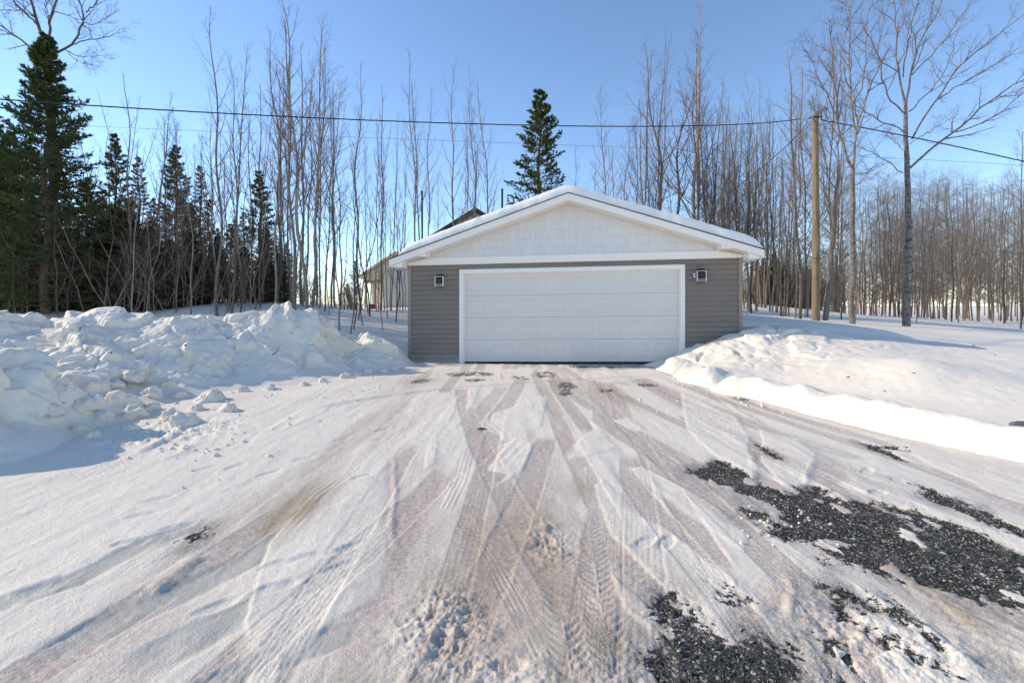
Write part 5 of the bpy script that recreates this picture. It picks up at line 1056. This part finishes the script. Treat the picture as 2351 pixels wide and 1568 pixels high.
# ------------------------------------------------------------------ loose snow, gravel and small things
import bmesh
def lump_mesh(seed, sub=4, rough=.40, squash=.88):
    bm = bmesh.new(); bmesh.ops.create_icosphere(bm, subdivisions=sub, radius=1); V = np.array([v.co for v in bm.verts])
    d = fbm3(V[:, 0] * 1.2 + seed * 7, V[:, 1] * 1.2, V[:, 2] * 1.2, 6, seed, .62); b = np.abs(vn3(V[:, 0] * 2.3, V[:, 1] * 2.3 + seed, V[:, 2] * 2.3, seed + 3))
    V2 = V * (1 + rough * 1.6 * d - rough * .5 * b)[:, None] * np.array([1.15, .95, squash])
    for v, c in zip(bm.verts, V2): v.co = c
    me = bpy.data.meshes.new('snow_chunk'); bm.to_mesh(me); bm.free(); me.polygons.foreach_set('use_smooth', [True] * len(me.polygons)); return me
lumps = [lump_mesh(s) for s in range(6)]
CH_ = [(313, 868, .20, 'rounded snow chunk perched highest among the fallen chunks at left'), (275, 925, .24, None), (350, 905, .17, None), (395, 955, .14, 'small upright snow chunk at the front of the left debris'), (480, 915, .21, 'large snow chunk lying in the bank shadow near the tyre track'), (528, 938, .15, 'lower snow chunk touching the large one near the tyre track'), (190, 930, .15, None), (305, 950, .17, None), (430, 968, .18, None), (240, 955, .12, None), (120, 945, .13, None), (180, 985, .12, None), (345, 935, .12, None), (410, 905, .12, None), (300, 985, .10, None), (215, 1000, .10, None), (450, 935, .10, None), (265, 880, .15, None), (390, 880, .12, None), (150, 900, .16, None), (845, 850, .11, None), (880, 850, .12, None), (905, 842, .13, 'snow chunk nearest the left corner of the garage'), (700, 880, .10, None), (740, 872, .10, None), (620, 888, .11, None), (560, 893, .10, None), (790, 862, .12, None), (820, 858, .09, None)]
def on_bank(u, v):
    """where the bank or the drive is first met along a line of sight"""
    for Y in np.arange(3.6, 12.4, .03):
        X, _, zr = at(u, v, Y)
        i, j = int(round((X + 12.5) / 10.45 * 619)), int(round((Y - 3.3) / 9.3 * 519)); zs = 0.0
        if 0 <= i < 620 and 0 <= j < 520: zs = max(zs, LBZ[j, i])
        if zs >= zr: return X, Y, zs
    return (*px(u, v), 0.0)
for i, (u, v, s, lab) in enumerate(CH_):
    X, Y, g = on_bank(u, v + 6)
    o = link('snow_chunk', lumps[i % 6], M['snow']); s *= .78; o.location = (X, Y, g + s * .05); o.rotation_euler = (random.uniform(-.4, .4), random.uniform(-.4, .4), random.random() * 6); o.scale = (s, s, s * random.uniform(.85, 1.1))
    tag(o, lab or 'rounded snow chunk fallen along the foot of the left snow bank', 'snow chunk', None if lab else 'snow chunks along the left bank')
# crumbs of snow scattered about
def scatter_mesh(name, spots, sizes, kinds, squash=.7, tones=None, seed=1):
    base = []
    r = np.random.default_rng(seed)
    ico = bmesh.new(); bmesh.ops.create_icosphere(ico, subdivisions=1, radius=1); iv = np.array([v.co for v in ico.verts]); it = np.array([[v.index for v in f.verts] for f in ico.faces]); ico.free()
    octv = np.array([(1, 0, 0), (-1, 0, 0), (0, 1, 0), (0, -1, 0), (0, 0, 1), (0, 0, -1.)]); octf = np.array([(0, 2, 4), (2, 1, 4), (1, 3, 4), (3, 0, 4), (2, 0, 5), (1, 2, 5), (3, 1, 5), (0, 3, 5)])
    bv, bf = (iv, it) if kinds == 'ico' else (octv, octf); n = len(spots)
    V = bv[None] * (1 + r.normal(0, .22, (n, len(bv), 1))) + r.normal(0, .12, (n, len(bv), 3)); a = r.random(n) * 6.28; ti = r.normal(0, .5, n)
    V *= (np.stack([r.uniform(.7, 1.3, n), r.uniform(.7, 1.2, n), np.full(n, squash)], 1))[:, None, :]
    x_, z_ = V[..., 0] * np.cos(ti)[:, None] - V[..., 2] * np.sin(ti)[:, None], V[..., 0] * np.sin(ti)[:, None] + V[..., 2] * np.cos(ti)[:, None]
    X_ = x_ * np.cos(a)[:, None] - V[..., 1] * np.sin(a)[:, None]; Y_ = x_ * np.sin(a)[:, None] + V[..., 1] * np.cos(a)[:, None]
    W_ = np.stack([X_, Y_, z_], -1) * sizes[:, None, None] + spots[:, None, :]
    me = mk_mesh(name, W_.reshape(-1, 3), [(bf[None] + (np.arange(n) * len(bv))[:, None, None]).reshape(-1, 3)], kinds == 'ico')
    if tones is not None: put_attr(me, 'tone', np.repeat(np.concatenate([tones, np.ones((n, 1))], 1), len(bv), 0))
    return me
# crushed stone showing through the ice
gi = np.where(Gs * edge > .30)[0]; gp_ = np.stack([xn[gi], yn_[gi]], 1)
area = np.maximum(yn_[gi], 1) ** 3; pr = area * Gs[gi] ** 2; pr /= pr.sum()
NS = 34000; pick = gi[rng.choice(len(gi), NS, p=pr)]
sp = np.stack([xn[pick] + rng.normal(0, .006, NS), yn_[pick] + rng.normal(0, .012, NS), zf[pick] + H(xn[pick], yn_[pick]) + .001], 1)
tone = np.where(rng.random(NS) < .72, rng.uniform(.018, .06, NS), rng.uniform(.12, .42, NS))[:, None] * np.stack([rng.uniform(1.0, 1.16, NS), np.ones(NS), rng.uniform(.78, .96, NS)], 1)
go = link('gravel', scatter_mesh('gravel', sp, np.clip(rng.gamma(2.6, .0019, NS), .0025, .014), 'oct', .32, tone, 3), M['gravel']); tag(go, 'dark crushed stone showing through the ice on the drive', 'gravel', kind='stuff')
sp = []; sz = []
for i in range(330):
    u, v, sx_, sy_ = random.choice(((300, 970, 170, 40), (880, 860, 90, 12), (1560, 860, 60, 14), (1700, 925, 120, 14), (300, 960, 200, 30), (420, 1010, 120, 40), (1780, 1200, 60, 30), (700, 900, 200, 10)))
    X, Y = px(random.gauss(u, sx_), max(842, random.gauss(v, sy_))); sp.append((X, Y, float(ground_z(X, Y)[0]) + .003)); sz.append(random.uniform(.004, .013) * (1.0 if v > 1100 else 2.0))
co = link('snow_crumbs', scatter_mesh('snow_crumbs', np.array(sp), np.array(sz), 'ico', .75, None, 5), M['snow']); tag(co, 'loose crumbs of snow strewn over the drive', 'snow', kind='stuff')
# dark specks of soil and bark on the banks
sp = []; sz = []
for i in range(420):
    if i % 4: j = random.randrange(LBX.size); q = (LBX.ravel()[j], LBY.ravel()[j], LBZ.ravel()[j]); ok = q[2] > .12 and q[0] < -2.6
    else: j = random.randrange(RBX.size); q = (RBX.ravel()[j], RBY.ravel()[j], RBZ.ravel()[j]); ok = q[2] > .1 and random.random() < .35
    if ok: sp.append(q); sz.append(random.choice((.008, .01, .012, .02, .028)))
do = link('soil_specks', scatter_mesh('soil_specks', np.array(sp), np.array(sz), 'oct', .6, None, 6), M['rock']); tag(do, 'dark specks of soil and bark caught in the snow banks', 'soil', kind='stuff')
# stone at the right edge, bark chip on the drive, twig in the bank
X, Y = px(2343, 1036); o = link('stone', lump_mesh(31, 3, .35, .8), M['rock']); o.location = (X + .05, Y + .05, surf_z(X + .05, Y + .05) + .02); o.scale = (.085, .07, .075); tag(o, 'dark grey stone poking from the right snow bank at the picture edge', 'stone')
X, Y = px(1106, 986); o = PB().tube([(-.05, 0, .004), (-.01, .006, .012), (.05, .002, .005)], [.006, .014, .005], 6).build('bark_chip', M['dead_twig'], None, True); o.location = (X, Y, float(ground_z(X, Y)[0]) + .004); tag(o, 'small brown bark chip lying in mid-drive', 'bark chip')
X, Y, Z = at(635, 770, 8.9); zz_ = surf_z(X, Y); o = PB().tube([(-.10, 0, .0), (0, -.02, .06), (.07, -.03, .16)], [.008, .008, .004], 6).build('broken_twig', M['bark_dark'], None, True); o.location = (X, Y, zz_ - .01); tag(o, 'broken dark twig stuck in the face of the left snow bank', 'twig')
